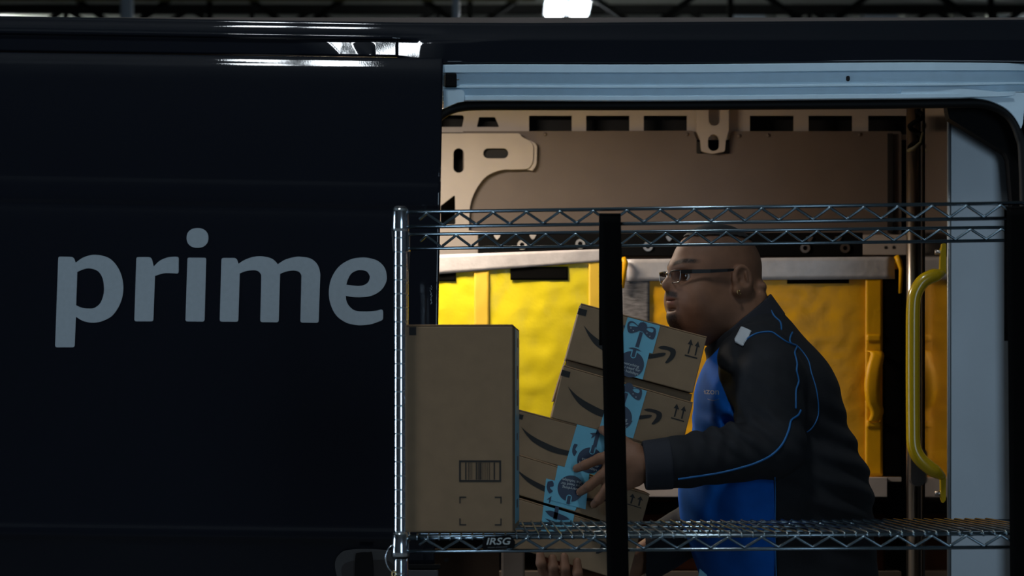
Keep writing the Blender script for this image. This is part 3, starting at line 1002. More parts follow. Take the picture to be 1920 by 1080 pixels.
for u0, u1, lab in ((1010, 1330, 'tote bag coloured dark for shade, low in the van below the shelf'), (1345, 1660, 'dark rust tote bag low in the van behind the man\'s hips')):
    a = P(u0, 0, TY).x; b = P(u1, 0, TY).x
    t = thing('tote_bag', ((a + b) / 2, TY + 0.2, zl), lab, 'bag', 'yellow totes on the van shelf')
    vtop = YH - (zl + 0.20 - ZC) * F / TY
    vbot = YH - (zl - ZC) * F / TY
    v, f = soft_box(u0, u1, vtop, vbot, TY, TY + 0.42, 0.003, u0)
    mk('bag_body', v, f, M['tote_shade'], t, smooth=True)
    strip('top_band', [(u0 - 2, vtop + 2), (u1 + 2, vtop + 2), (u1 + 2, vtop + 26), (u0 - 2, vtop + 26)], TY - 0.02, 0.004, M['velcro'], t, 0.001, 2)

# ================================================================== wire rack cart
ZS = P(0, 1007, 4.2).z          # deck of the shelf in view
rack = thing('wire_rack', (0.42, 4.45, 0), 'zinc wire shelving cart standing in front of the van', 'rack')


def yfr(x): return 4.20 - 0.115 * (x - 765) / 1140.0      # the cart stands slightly askew
def ybk(x): return 4.73 - 0.125 * (x - 765) / 1140.0


def wire(name, a, b, r, parent, bend=None):
    return tube(name, [a, b], r, M['wire'], parent, 8)


def truss(parent, yf, top, bot, x0, x1, node0, pitch, r=0.0034, rz=0.0029, dz=0.0022):
    """top/bot: functions column -> row of the two chord wires"""
    wire('chord_wire', P(x0, top(x0), yf(x0)), P(x1, top(x1), yf(x1)), r, parent)
    wire('chord_wire', P(x0, bot(x0), yf(x0)), P(x1, bot(x1), yf(x1)), r, parent)
    pts = []
    x = node0
    k = 0
    g = 0.55
    mid = node0 - pitch * 0.22
    pts.append(P(mid, (top(mid) + bot(mid)) / 2, yf(mid) - dz))
    px = pitch
    while x < x1:
        tt, bb = top(x) + 2.6, bot(x) - 2.6
        y = tt if k % 2 == 0 else bb
        # rounded bends
        yy = y
        for d, kk in ((-3.2, 0.12), (0, 0.0), (3.2, 0.12)):
            yv = yy + (1 if k % 2 == 0 else -1) * kk * (bb - tt)
            pts.append(P(x + d, yv, yf(x) - dz))
        x += px / 2
        px += 0.035 * pitch / 34
        k += 1
    tube('zigzag_wire', pts, rz, M['wire'], parent, 6)


lin = lambda a, b: (lambda x: a + (b - a) * (x - 765) / 1140.0)
RX = 2010
top_f = thing('top_frame', P(1300, 430, 4.4), parent=rack)
truss(top_f, yfr, lin(397.8, 380.8), lin(425.5, 409.0), 764, RX, 799.5, 62.3)
truss(top_f, ybk, lin(439.6, 426.0), lin(466.5, 450.5), 766, RX - 55, 799.5, 55.7)
shelf = thing('wire_shelf', P(1300, 1030, 4.4), parent=rack)
ft, fb = lin(1009.5, 1000.5), lin(1034, 1026.0)
bt, bb_ = lin(983.0, 976.5), lin(1005.5, 1000.0)
truss(shelf, yfr, ft, fb, 764, RX, 799.5, 62.3)
truss(shelf, ybk, bt, bb_, 766, RX - 55, 799.5, 56.2)
xa_, xb_ = P(770, 0, 4.2).x, P(RX - 4, 0, 4.09).x
base = None
nw = 57
xs = np.linspace(P(782, 0, 4.2).x, 0.985, nw)


def row_y(fn, yf, X):
    # column and depth where the chord passes the world X
    x = 960 + X * F / 4.2
    for _ in range(4):
        x = 960 + X * F / yf(x)
    return P(x, fn(x), yf(x))


for X in xs:
    a = row_y(ft, yfr, X); b = row_y(bt, ybk, X - 0.010)
    up = Vector((0, 0, 0.0052))
    tube('deck_wire', [a + Vector((0, -0.0045, -0.004)), a + Vector((0, -0.003, 0.003)), a + up + Vector((0, .004, 0)), b + up - Vector((0, .004, 0)), b + Vector((0, 0.003, 0.003)), b + Vector((0, 0.0045, -0.004))],
         0.0020, M['wire'], shelf, 6)
for t in (0.33, 0.67):
    a0 = row_y(ft, yfr, xs[0]).lerp(row_y(bt, ybk, xs[0]), t); b0 = row_y(ft, yfr, xs[-1]).lerp(row_y(bt, ybk, xs[-1]), t)
    wire('cross_wire', a0 - Vector((0, 0, 0.001)), b0 - Vector((0, 0, 0.001)), 0.0030, shelf)
for px_, fr, bk, part in ((764, lin(397.8, 380.8), lin(439.6, 426.0), top_f), (764, lin(425.5, 409.0), lin(466.5, 450.5), top_f), (764, ft, bt, shelf), (764, fb, bb_, shelf),
                          (RX, lin(397.8, 380.8), lin(439.6, 426.0), top_f), (RX, ft, bt, shelf), (RX, fb, bb_, shelf)):
    a = P(px_ - 12, fr(px_), yfr(px_)); b = P(px_ - (8 if px_ < 900 else 62), bk(px_), ybk(px_))
    wire('side_wire', a, b, 0.0034, part)
# lower shelf of the cart, out of frame
low = thing('lower_wire_shelf', (0.42, 4.45, 0.22), parent=rack)
for yy in (4.18, 4.68):
    wire('chord_wire', (-0.2, yy, 0.22), (1.0, yy, 0.22), 0.0034, low)
    wire('chord_wire', (-0.2, yy, 0.19), (1.0, yy, 0.19), 0.0034, low)
for X in np.linspace(-0.18, 0.98, 28):
    wire('deck_wire', (X, 4.175, 0.226), (X, 4.685, 0.226), 0.002, low)

# posts: grooved tubes with sleeves, collars, stem casters
ZT = P(0, 391, 4.2).z


def post(px_top, px_bot, Yp, X=None):
    xt = (px_top - 960) * Yp / F if X is None else X
    t = thing('post', (xt, Yp, 0.0), parent=rack)
    prof = [(0.0122, 0.13)]
    z = 0.14
    while z < ZT - 0.03:
        zz = P(0, 0, 4.2)
        prof += [(0.0122, z - 0.0120), (0.0122, z - 0.0030), (0.0122, z - 0.0018), (0.0122, z - 0.0012), (0.0115, z - 0.0006), (0.0115, z + 0.0006), (0.0122, z + 0.0012), (0.0122, z + 0.0018), (0.0122, z + 0.0030), (0.0122, z + 0.0120)]
        z += 0.0262
    prof += [(0.0122, ZT - 0.004), (0.0105, ZT), (0.0060, ZT + 0.001)]
    lathe('post_tube', prof, xt, Yp, M['chrome'], t, 28)
    zc1 = P(0, 391, 4.2).z; zc0 = P(0, 433.5, 4.2).z
    lathe('collar', [(0.0128, zc0 - .001), (0.0160, zc0), (0.0162, zc0 + 0.006), (0.0152, zc1 - 0.006), (0.0140, zc1 - 0.001), (0.0118, zc1)], xt, Yp, M['chrome'], t, 28)
    lathe('post_cap', [(0.0122, zc1 - 0.001), (0.0118, zc1 + 0.002), (0.0085, zc1 + 0.0045), (0.002, zc1 + 0.005)], xt, Yp, M['greyplastic'], t, 24)
    for sd in (-1, 1):
        # the two edges of the split plastic sleeve under the collar
        c = [(xt + sd * 0.0120, Yp - 0.003, zc0 - 0.038), (xt + sd * 0.0134, Yp - 0.003, zc0 - 0.038), (xt + sd * 0.0158, Yp - 0.003, zc0), (xt + sd * 0.0120, Yp - 0.003, zc0)]
        vv, ff = hexa([Vector(p) for p in c] + [Vector((p[0], Yp + 0.003, p[2])) for p in c], 0.0004, 1)
        mk('split_sleeve', vv, ff, M['greyplastic'], t)
    z1 = P(0, 998, 4.2).z; z0 = P(0, 1043, 4.2).z
    lathe('collar', [(0.0128, z0 - .001), (0.0166, z0), (0.0166, z0 + 0.008), (0.0152, z1 - 0.004), (0.0128, z1)], xt, Yp, M['chrome'], t, 28)
    lathe('rubber_ring', [(0.0124, z0 - 0.005), (0.0150, z0 - 0.0045), (0.0150, z0 - 0.001), (0.0124, z0 - 0.0005)], xt, Yp, M['rubber'], t, 24)
    lathe('caster_stem', [(0.006, 0.10), (0.006, 0.16)], xt, Yp, M['bolt'], t, 12)
    sg = 24
    vv, ff = [], []
    pr = [(0.01, -0.012), (0.045, -0.016), (0.052, -0.010), (0.052, 0.010), (0.045, 0.016), (0.01, 0.012)]
    for r, d in pr:
        for j in range(sg):
            qq = 2 * math.pi * j / sg
            vv.append((xt + r * math.cos(qq), Yp + d, 0.052 + r * math.sin(qq)))
    for i in range(len(pr)):
        for j in range(sg):
            i2 = (i + 1) % len(pr)
            ff.append([i * sg + j, i * sg + (j + 1) % sg, i2 * sg + (j + 1) % sg, i2 * sg + j])
    mk('caster_wheel', vv, ff, M['rubber'], t, smooth=True)
    box('caster_fork', xt - 0.02, xt + 0.02, Yp - 0.022, Yp + 0.022, 0.085, 0.112, M['bolt'], t, 0.004)
    return t


pf = post(750.5, 751, 4.2)
post(755.0, 752, 4.73)
post(0, 0, 4.09, 1.03)
post(0, 0, 4.61, 1.098)
# key ring looped through the collar
rg = [P(739 + 4 - 0 + 21 * math.cos(t) * 0.95, 1047 + 27 * math.sin(t), 4.195 + 0.012 * math.cos(t)) for t in np.linspace(0, 2 * math.pi, 40, endpoint=False)]
kr = thing('key_ring', P(736, 1075, 4.19), 'thin silver key ring hanging on the rack post', 'key ring')
tube('ring', rg, 0.0011, M['chrome'], kr, 6, closed=True)
tube('chain_link', [P(738 + 3 * math.cos(t), 1077 + 7 * math.sin(t), 4.19) for t in np.linspace(0, 2 * math.pi, 16, endpoint=False)], 0.0012, M['gold'], kr, 6, closed=True)
tube('key_blade', [P(735, 1084, 4.188), P(733, 1125, 4.188)], 0.0026, M['gold'], kr, 6)

# maker's badge on the shelf front
bx = lambda y: yfr(934) - y
plate('badge', [contour([(904, 1018, 0), (911, 1006, 5), (958, 1003.5, 5), (966, 1016, 0), (965, 1028, 5), (905, 1031, 5)])], bx(0.013), 0.006, M['blackplastic'], shelf)
text_px('badge_lettering', 'IRSG', 933.5, 1015.5, 12.4, -0.5, bx(0.0136), M['tapewhite'], shelf, width=46, shear=0.22, bold=0.012)
plate('badge_underline', [[(914.5, 1025.6), (928, 1025.3), (928, 1027.4), (914.5, 1027.8)], [(929.5, 1025.3), (951.5, 1024.5), (951.5, 1026.2), (929.5, 1027.2)]], bx(0.0136), 0.0004, M['greyplastic'], shelf)

# straps tied down the front of the rack
for name, q, lab in (('cargo_strap', [(1124, 404), (1164, 404), (1181, 1160), (1140, 1160)], 'black webbing strap hanging down the middle of the wire rack'),
                     ('cargo_strap', [(1888, 391), (1932, 391), (1938, 1160), (1895, 1160)], 'black webbing strap at the far right of the wire rack')):
    yy = yfr(q[0][0]) - 0.0125
    t = thing(name, P(q[3][0], 1160, yy), lab, 'strap', 'black straps down the rack')
    strip('strap_web', q, yy, 0.0024, M['strap'], t, 0.0006, 1.0, 4, 50)
    # loop over the lower chord at the top and back down behind
    a = [P(q[0][0], q[0][1], yy), P(q[1][0], q[1][1], yy)]
    V, Fc = [], []
    N = 10
    for i in range(N + 1):
        ph = math.pi * i / N
        for c_ in a:
            V.append(c_ + Vector((0, 0.0115 * (1 - math.cos(ph)), 0.005 * math.sin(ph))))
    for i in range(4):
        for c_ in a:
            V.append(c_ + Vector((0.0, 0.023, -0.06 * (i + 1))))
    for i in range(N + 4):
        Fc.append([2 * i, 2 * i + 1, 2 * i + 3, 2 * i + 2])
    o = mk('strap_loop', V, Fc, M['strap'], t, smooth=True)
    sm = o.modifiers.new('thickness', 'SOLIDIFY'); sm.thickness = 0.0022

# ================================================================== boxes
def qmap(q):
    """unit square -> pixel quad (TL,TR,BR,BL)"""
    def f(u, v):
        return tuple((q[0][k] * (1 - u) + q[1][k] * u) * (1 - v) + (q[3][k] * (1 - u) + q[2][k] * u) * v for k in (0, 1))
    return f


QA = [(1089, 571), (1325, 634), (1299, 737), (1061, 673)]


def inv_a(p):
    u = Vector((QA[1][0] - QA[0][0], QA[1][1] - QA[0][1])); w = Vector((QA[3][0] - QA[0][0], QA[3][1] - QA[0][1]))
    d = Vector((p[0] - QA[0][0], p[1] - QA[0][1]))
    det = u.x * w.y - u.y * w.x
    return ((d.x * w.y - d.y * w.x) / det, (u.x * d.y - u.y * d.x) / det)


def k5(l): return [(p[0] / 7.717 + 1160, p[1] / 7.717 + 580) + tuple(p[2:]) for p in l]


SMILE = contour([(1094.5, 610, 0), (1103, 620), (1113, 629.5), (1130, 641), (1160, 656), (1190, 662.5), (1217, 664), (1236, 661.5), (1245, 661), (1247.5, 663), (1243, 667), (1230, 670), (1217, 672), (1187, 674), (1150, 667.5), (1120, 650), (1105, 632)])
HEAD = contour(k5([(565, 550, 0), (600, 532), (660, 527), (740, 545), (800, 570), (822, 605), (815, 660), (775, 720), (720, 762), (690, 776), (665, 768), (690, 730), (725, 680), (742, 640), (735, 607), (690, 585), (620, 574)]))
UPA = [k5([(1047, 430), (1072, 520), (1046, 513), (1010, 642), (990, 636), (1026, 508), (995, 500)]),
       k5([(1150, 460), (1170, 548), (1144, 541), (1112, 668), (1092, 662), (1124, 535), (1097, 528)]),
       k5([(953, 648), (1134, 697), (1129, 716), (948, 667)])]
SQ = [[(1085.5, 577.5), (1101, 581.5), (1098, 593), (1082.3, 589)]]


def rel(l): return [inv_a(p) for p in l]


D_SMILE, D_HEAD, D_UP, D_SQ = rel(SMILE), rel(HEAD), [rel(x) for x in UPA], [rel(x) for x in SQ]

BOW_L = contour([(300, 250, 0), (230, 182), (170, 170), (135, 200), (127, 270), (145, 327), (190, 343), (260, 325), (320, 300, 0)])
BOW_LH = contour([(288, 252, 0), (240, 208), (190, 190), (160, 215), (166, 240), (220, 243)])
BOW_R = contour([(380, 270, 0), (430, 255), (500, 255), (540, 290), (536, 370), (505, 430), (460, 426), (410, 390), (350, 320, 0)])
BOW_RH = contour([(392, 272, 0), (450, 264), (500, 282), (505, 315), (480, 332), (430, 310)])
BURST = []
for i in range(36):
    a = 2 * math.pi * i / 36
    r = 78 if i % 2 == 0 else 62
    BURST.append((350 + r * math.cos(a) * 0.95, 250 + r * math.sin(a)))
BOW_UP = [(215, 130), (300, 155), (400, 180), (470, 205), (390, 235), (300, 225), (250, 180)]


def bow_loops(kind):
    return {'loops': [BOW_L, BOW_LH], 'loopr': [BOW_R, BOW_RH]}[kind]


def place(l, cx, cy, rot=0.0, s=1.0):
    """crop-5 units about the bow centre (350,245) -> pixels about (cx,cy)"""
    ca, sa = math.cos(rot), math.sin(rot)
    o = []
    for p in l:
        x, y = (p[0] - 350) / 7.717 * s, (p[1] - 245) / 7.717 * s
        o.append((cx + x * ca - y * sa, cy + x * sa + y * ca))
    return o


def clip_row(l, quad):
    return l


def carton(name, q, Yf, depth, label, marks=('square', 'smile', 'head', 'up'), flap=True):
    c = [P(x, y, Yf) for x, y in q]
    bk = [p + Vector((0, depth, 0)) for p in c]
    t = thing(name, (c[3] + c[2] + bk[3] + bk[2]) / 4, label, 'box', 'parcels carried in a stack')
    # shell: TL,TR,BR,BL -> hexa wants consistent loop
    v, f = hexa([c[3], c[2], c[1], c[0]] + [bk[3], bk[2], bk[1], bk[0]], 0.0018, 2)
    mk('carton_body', v, f, M['card'], t)
    # lid flaps on the upper side, meeting in the middle
    upv = (c[0] - c[3]).normalized()
    for s0, s1 in ((0.0, 0.495), (0.505, 1.0)):
        a = [c[0].lerp(bk[0], s0), c[1].lerp(bk[1], s0), c[1].lerp(bk[1], s1), c[0].lerp(bk[0], s1)]
        lo = [p + upv * 0.0003 for p in a]
        hi = [p + upv * 0.0032 for p in a]
        v, f = hexa(lo + hi, 0.0008, 1)
        mk('lid_flap', v, f, M['card_edge'], t)
    mp = qmap(q)
    Ym = Yf - 0.0006
    if 'square' in marks:
        plate('registration_square', [[mp(*p) for p in l] for l in D_SQ], Ym, 0.0005, M['ink'], t)
    if 'smile' in marks:
        plate('smile_print', [[mp(*p) for p in D_SMILE]], Ym, 0.0005, M['ink'], t)
    if 'head' in marks:
        plate('arrow_head_print', [[mp(*p) for p in D_HEAD]], Ym, 0.0005, M['ink'], t)
    if 'up' in marks:
        for l in D_UP:
            plate('up_arrow_print', [[mp(*p) for p in l]], Ym, 0.0005, M['ink'], t)
    return t, Ym


TAG_TEXT = 'everything\nyou need for\nthe holidays'


def tape(parent, poly, Y, bow=None, tag=None, rib=None, rot=0.0, tagrot=0.0):
    plate('tape_strip', [poly], Y - 0.0006, 0.0005, M['tape'], parent)
    Yp = Y - 0.0012
    if bow:
        for l in ([BOW_L, BOW_LH], [BOW_R, BOW_RH]):
            plate('bow_print', [place(x, bow[0], bow[1], rot) for x in l], Yp, 0.0004, M['tapeink'], parent)
        plate('bow_print', [place(BURST, bow[0], bow[1], rot)], Yp - 0.0002, 0.0004, M['tapeink'], parent)
        for dx, dy in ((-22, 3), (-17.5, 8), (8, 12.5), (13.5, 18.5)):
            qx, qy = bow[0] + dx * math.cos(rot) - dy * math.sin(rot), bow[1] + dx * math.sin(rot) + dy * math.cos(rot)
            plate('bow_dot', [ellipse(qx, qy, 1.0, 1.0, 10)], Yp - 0.0003, 0.0003, M['tapewhite'], parent)
    if rib:
        plate('ribbon_print', [rib], Yp, 0.0004, M['tapeink'], parent)
    if tag:
        cx, cy, r = tag
        plate('tag_print', [ellipse(cx, cy, r, r, 48)], Yp, 0.0004, M['tapeink'], parent)
        ca, sa = math.cos(math.radians(tagrot)), math.sin(math.radians(tagrot))

        def R(x, y): return (cx + x * ca - y * sa, cy + x * sa + y * ca)
        plate('tag_eyelet', [[R(*p) for p in pill(-5.2, 5.2, -r - 4, -r * .48)]], Yp - 0.0003, 0.0003, M['tape'], parent)
        plate('ribbon_print', [[R(*p) for p in rrect(-3.2, 3.2, -r - 5, -r * .56, 1.5)]], Yp - 0.0006, 0.0003, M['tapeink'], parent)
        text_px('tag_lettering', TAG_TEXT, *R(0, r * .30), 5.2, tagrot, Yp - 0.0006, M['tapewhite'], parent, width=r * 1.62, line=0.92)


YB = 4.86
A, y = carton('cardboard_box', QA, YB, 0.19, 'brown box on top of the stack, smile print and full blue bow tape')
tape(A, [(1177, 594.5), (1238, 610.8), (1223.5, 663), (1217.5, 661.5), (1205, 711.5), (1147, 696)], y, (1205, 612), (1183, 683, 24.6),
     k5([(305, 325), (352, 338), (290, 553), (238, 540)]), 0.0, 15)
plate('swoosh_print', [contour(k5([(140, 560, 0), (200, 553), (270, 570), (332, 610, 0), (260, 592), (190, 575)]))], y - 0.0012, 0.0004, M['tapeink'], A)
plate('bow_print', [k5([(72, 225), (95, 240), (82, 275), (66, 250)])], y - 0.0012, 0.0004, M['tapeink'], A)
B, y = carton('cardboard_box', [(1057, 687), (1299, 757), (1276, 848), (1034, 783)], YB - 0.004, 0.19, 'brown box second from top, touching the man\'s sleeve')
tape(B, [(1150, 714.5), (1213, 732.8), (1187, 822), (1123, 805)], y, (1179, 726), (1161, 783, 24), k5([]) or [(1172, 736), (1178, 738), (1170, 762), (1164, 760)], 0.0, 15)
plate('swoosh_print', [contour([(1186, 789, 0), (1180, 799, 0), (1176, 795, 0), (1171, 799, 0), (1174, 789, 0)])], y - 0.0014, 0.0004, M['tapeink'], B)
# the lid of the second box stands up a little: a recessed band under the top box
ld = [P(1063.5, 675.5, YB + .03), P(1298, 739, YB + .03), P(1293, 760, YB + .03), P(1059, 694, YB + .03)]
v, f = hexa([ld[3], ld[2], ld[1], ld[0]] + [p + Vector((0, 0.12, 0)) for p in (ld[3], ld[2], ld[1], ld[0])], 0.0006, 1)
mk('lid_tray', v, f, M['card'], B)
# loose side flap of the second box
fl = [P(1061, 674, YB + .03), P(1055, 690, YB + .03), P(1036, 753, YB + .03), P(1041, 752, YB + .03)]
v, f = hexa([fl[3], fl[2], fl[1], fl[0]] + [p + Vector((0, 0.16, 0)) for p in (fl[3], fl[2], fl[1], fl[0])], 0.0006, 1)
mk('side_flap', v, f, M['card_edge'], B)
Cb, y = carton('cardboard_box', [(969, 769.5), (1212, 833), (1190, 912), (946, 846)], YB - 0.002, 0.19, 'brown box third from top, half hidden by the upright carton', ('square', 'smile', 'head', 'up'))
tape(Cb, [(1082, 795.5), (1142, 811), (1120, 892.5), (1058.5, 876)], y, None, (1106, 863, 24), [(1119, 806), (1126, 808), (1115.5, 850), (1108.5, 848)], 0.0, 15)
plate('bow_print', [contour([(1077, 832, 0), (1083, 834), (1079, 842), (1082, 847, 0), (1077, 855), (1073, 848), (1074, 838)])], y - 0.0012, 0.0004, M['tapeink'], Cb)
plate('bow_print', [[(1106, 812), (1121, 811), (1114, 819), (1108, 822), (1111, 816)]], y - 0.0012, 0.0004, M['tapeink'], Cb)
Db, y = carton('cardboard_box', [(957, 849.5), (1218, 929), (1199, 997), (936, 917)], YB - 0.003, 0.19, 'brown box fourth from top, pressed by the man\'s fingertips', ('smile', 'up'))
tape(Db, [(1024, 897), (1098, 916), (1078, 958), (1019, 942)], y, None, None, None)
tape(Db, [(1046, 872.5), (1105, 888), (1098, 955), (1033, 938)], y - 0.0008, None, (1070, 916, 24.6), None, 0.0, 190)
plate('bow_print', [contour([(1027, 903, 0), (1036, 902), (1038, 911), (1031, 914), (1037, 921, 0), (1030, 925), (1025, 914)])], y - 0.0012, 0.0004, M['tapeink'], Db)
plate('bow_print', [[(1025, 937), (1034, 930), (1032, 941), (1029, 944), (1030, 936)]], y - 0.0012, 0.0004, M['tapeink'], Db)
Eb, y = carton('cardboard_box', [(937, 925), (1199, 1005), (1177, 1092), (915, 1012)], YB - 0.001, 0.19, 'shaded brown box at the bottom of the stack, partly below the wire shelf', ('head',))
tape(Eb, [(1019, 947), (1077, 964.5), (1068, 1010), (1014, 995)], y, None, None, [(1042, 946), (1049, 948), (1044, 975), (1037, 973)])
plate('bow_print', [contour([(1022, 958, 0), (1035, 958), (1060, 968), (1068, 974, 0), (1050, 975), (1032, 968)])], y - 0.0012, 0.0004, M['tapeink'], Eb)
plate('bow_print', [contour([(1022, 972, 0), (1035, 976), (1050, 982, 0), (1035, 981)])], y - 0.0012, 0.0004, M['tapeink'], Eb)

# tall carton standing on the wire shelf
ty = 4.245
t = thing('cardboard_carton', P(865, 1003, ty + 0.14), 'plain tall brown carton with a barcode, standing on the wire shelf by the post', 'box')
zb_ = row_y(ft, yfr, -0.1).z + 0.0078
q = [(764, 611.5), (968, 611.5), (968, 1003), (764, 1003)]
cc = [P(x, y, ty) for x, y in q]
cc[2].z = cc[3].z = zb_
bk = [p + Vector((0, 0.29, 0)) for p in cc]
v, f = hexa([cc[3], cc[2], cc[1], cc[0]] + [bk[3], bk[2], bk[1], bk[0]], 0.0025, 2)
mk('carton_body', v, f, M['card'], t)
ym = ty - 0.0006
plate('registration_square', [[(773, 613), (786.5, 613), (786.5, 628.5), (773, 628.5)]], ym, 0.0005, M['ink'], t)
plate('barcode_frame', [[(867, 863), (946, 863), (946, 903.5), (867, 903.5)], [(870.5, 866.5), (942.5, 866.5), (942.5, 900), (870.5, 900)]], ym, 0.0005, M['ink'], t)
rs = np.random.RandomState(12)
for x, w in ((878.5, 2.5), (884, 1.2), (887, 1.2), (890.5, 0.9), (898.5, 2.2), (902, 1.8), (905, 3.2), (909.5, 1.2), (913.5, 0.8), (917, 0.8), (920.5, 0.8), (923.5, 1.2), (932, 2.6)):
    plate('barcode_bar', [[(x, 867), (x + w, 867), (x + w, 899.5), (x, 899.5)]], ym, 0.0005, M['ink'], t)
for (x, y, sx, sy) in ((867.5, 931, 1, 1), (947, 931, -1, 1), (867.5, 985, 1, -1), (947, 985, -1, -1)):
    plate('corner_mark', [[(x, y), (x + sx * 13, y), (x + sx * 13, y + sy * 2.4), (x + sx * 2.4, y + sy * 2.4), (x + sx * 2.4, y + sy * 13), (x, y + sy * 13)]], ym, 0.0005, M['ink'], t)
# blue tape down both narrow sides
for sx, nm in ((1, 'tape_strip'), (-1, 'tape_strip')):
    X = (cc[1] if sx > 0 else cc[0]).x
    x0_, x1_ = sorted((X + sx * 0.0001, X + sx * 0.0007))
    o = box(nm, x0_, x1_, ty + 0.10, ty + 0.265, cc[3].z + 0.012, cc[0].z - 0.001, M['tape'], t)
    rs = np.random.RandomState(5)
    zz = cc[3].z + 0.04
    while zz < cc[0].z - 0.03:
        x0_, x1_ = sorted((X + sx * 0.0007, X + sx * 0.0011))
        yy = ty + 0.13 + rs.rand() * 0.08
        box('tape_print', x0_, x1_, yy, yy + 0.035 + rs.rand() * 0.03, zz, zz + 0.012 + rs.rand() * 0.022, M['tapeink'], t)
        zz += 0.045 + rs.rand() * 0.03
X = cc[1].x
for s0, s1 in ((0.0, 0.495), (0.505, 1.0)):
    a = [cc[0].lerp(bk[0], s0), cc[1].lerp(bk[1], s0), cc[1].lerp(bk[1], s1), cc[0].lerp(bk[0], s1)]
    v, f = hexa([p + Vector((0, 0, 0.0003)) for p in a] + [p + Vector((0, 0, 0.0032)) for p in a], 0.0008, 1)
    mk('lid_flap', v, f, M['card_edge'], t)
box('magenta_label', cc[0].x - 0.0009, cc[0].x - 0.0001, ty + 0.02, ty + 0.07, P(0, 832, ty).z, P(0, 797, ty).z, M['magenta'], t)
t.rotation_euler = (0, 0, math.radians(-2.6))

# ================================================================== the man
def rc(p, a, b, ra, rb):
    """signed distance to a round cone"""
    ba = b - a
    l2 = float(ba @ ba)
    rr = ra - rb
    a2 = max(l2 - rr * rr, 1e-9)
    il2 = 1.0 / l2
    pa = p - a
    y = pa @ ba
    z = y - l2
    w = pa * l2 - y[:, None] * ba
    x2 = np.einsum('ij,ij->i', w, w)
    y2 = y * y * l2
    z2 = z * z * l2
    k = np.sign(rr) * rr * rr * x2
    d = (np.sqrt(np.maximum(x2 * a2 * il2, 0)) + y * rr) * il2 - ra
    m1 = np.sign(z) * a2 * z2 > k
    m2 = np.sign(y) * a2 * y2 < k
    d = np.where(m2, np.sqrt(np.maximum(x2 + y2, 0)) * il2 - ra, d)
    d = np.where(m1, np.sqrt(np.maximum(x2 + z2, 0)) * il2 - rb, d)
    return d


class Prim:
    def __init__(s, kind, k=0.0, sub=False, cut=None, **kw):
        s.kind, s.k, s.sub, s.cut, s.kw = kind, k, sub, cut, kw
        if kind == 'rc':
            s.a = np.array(kw['a'], float); s.b = np.array(kw['b'], float)
            s.sy = kw.get('sy', 1.0)
            s.c = (s.a + s.b) / 2
            s.R = np.linalg.norm(s.a - s.b) / 2 + max(kw['ra'], kw['rb']) * max(1, s.sy)
        else:
            s.c = np.array(kw['c'], float); s.r = np.array(kw['r'], float)
            s.M = np.array(kw.get('M', np.eye(3)), float)
            s.R = float(s.r.max())

    def d(s, p):
        if s.kind == 'rc':
            a, b = s.a, s.b
            if s.sy != 1.0:
                yc = s.a[1]
                p = p.copy(); p[:, 1] = yc + (p[:, 1] - yc) / s.sy
                b = b.copy(); b[1] = yc + (b[1] - yc) / s.sy
            v = rc(p, a, b, s.kw['ra'], s.kw['rb'])
        else:
            q = (p - s.c) @ s.M.T
            k0 = np.linalg.norm(q / s.r, axis=1)
            k1 = np.linalg.norm(q / (s.r * s.r), axis=1) + 1e-9
            v = k0 * (k0 - 1.0) / k1
        if s.cut is not None:
            v = np.maximum(v, s.cut(p))
        return v


def field(prims, p, grow=0.0):
    d = np.full(len(p), 1.0)
    first = True
    for q in prims:
        e = q.d(p)
        if q.sub:
            k = max(q.k, 1e-5)
            h = np.clip(0.5 - 0.5 * (d + e) / k, 0, 1)
            d = d * (1 - h) + (-e) * h + k * h * (1 - h)
        elif first:
            d = e; first = False
        else:
            k = max(q.k, 1e-5)
            h = np.clip(0.5 + 0.5 * (e - d) / k, 0, 1)
            d = e * (1 - h) + d * h - k * h * (1 - h)
    return d - grow


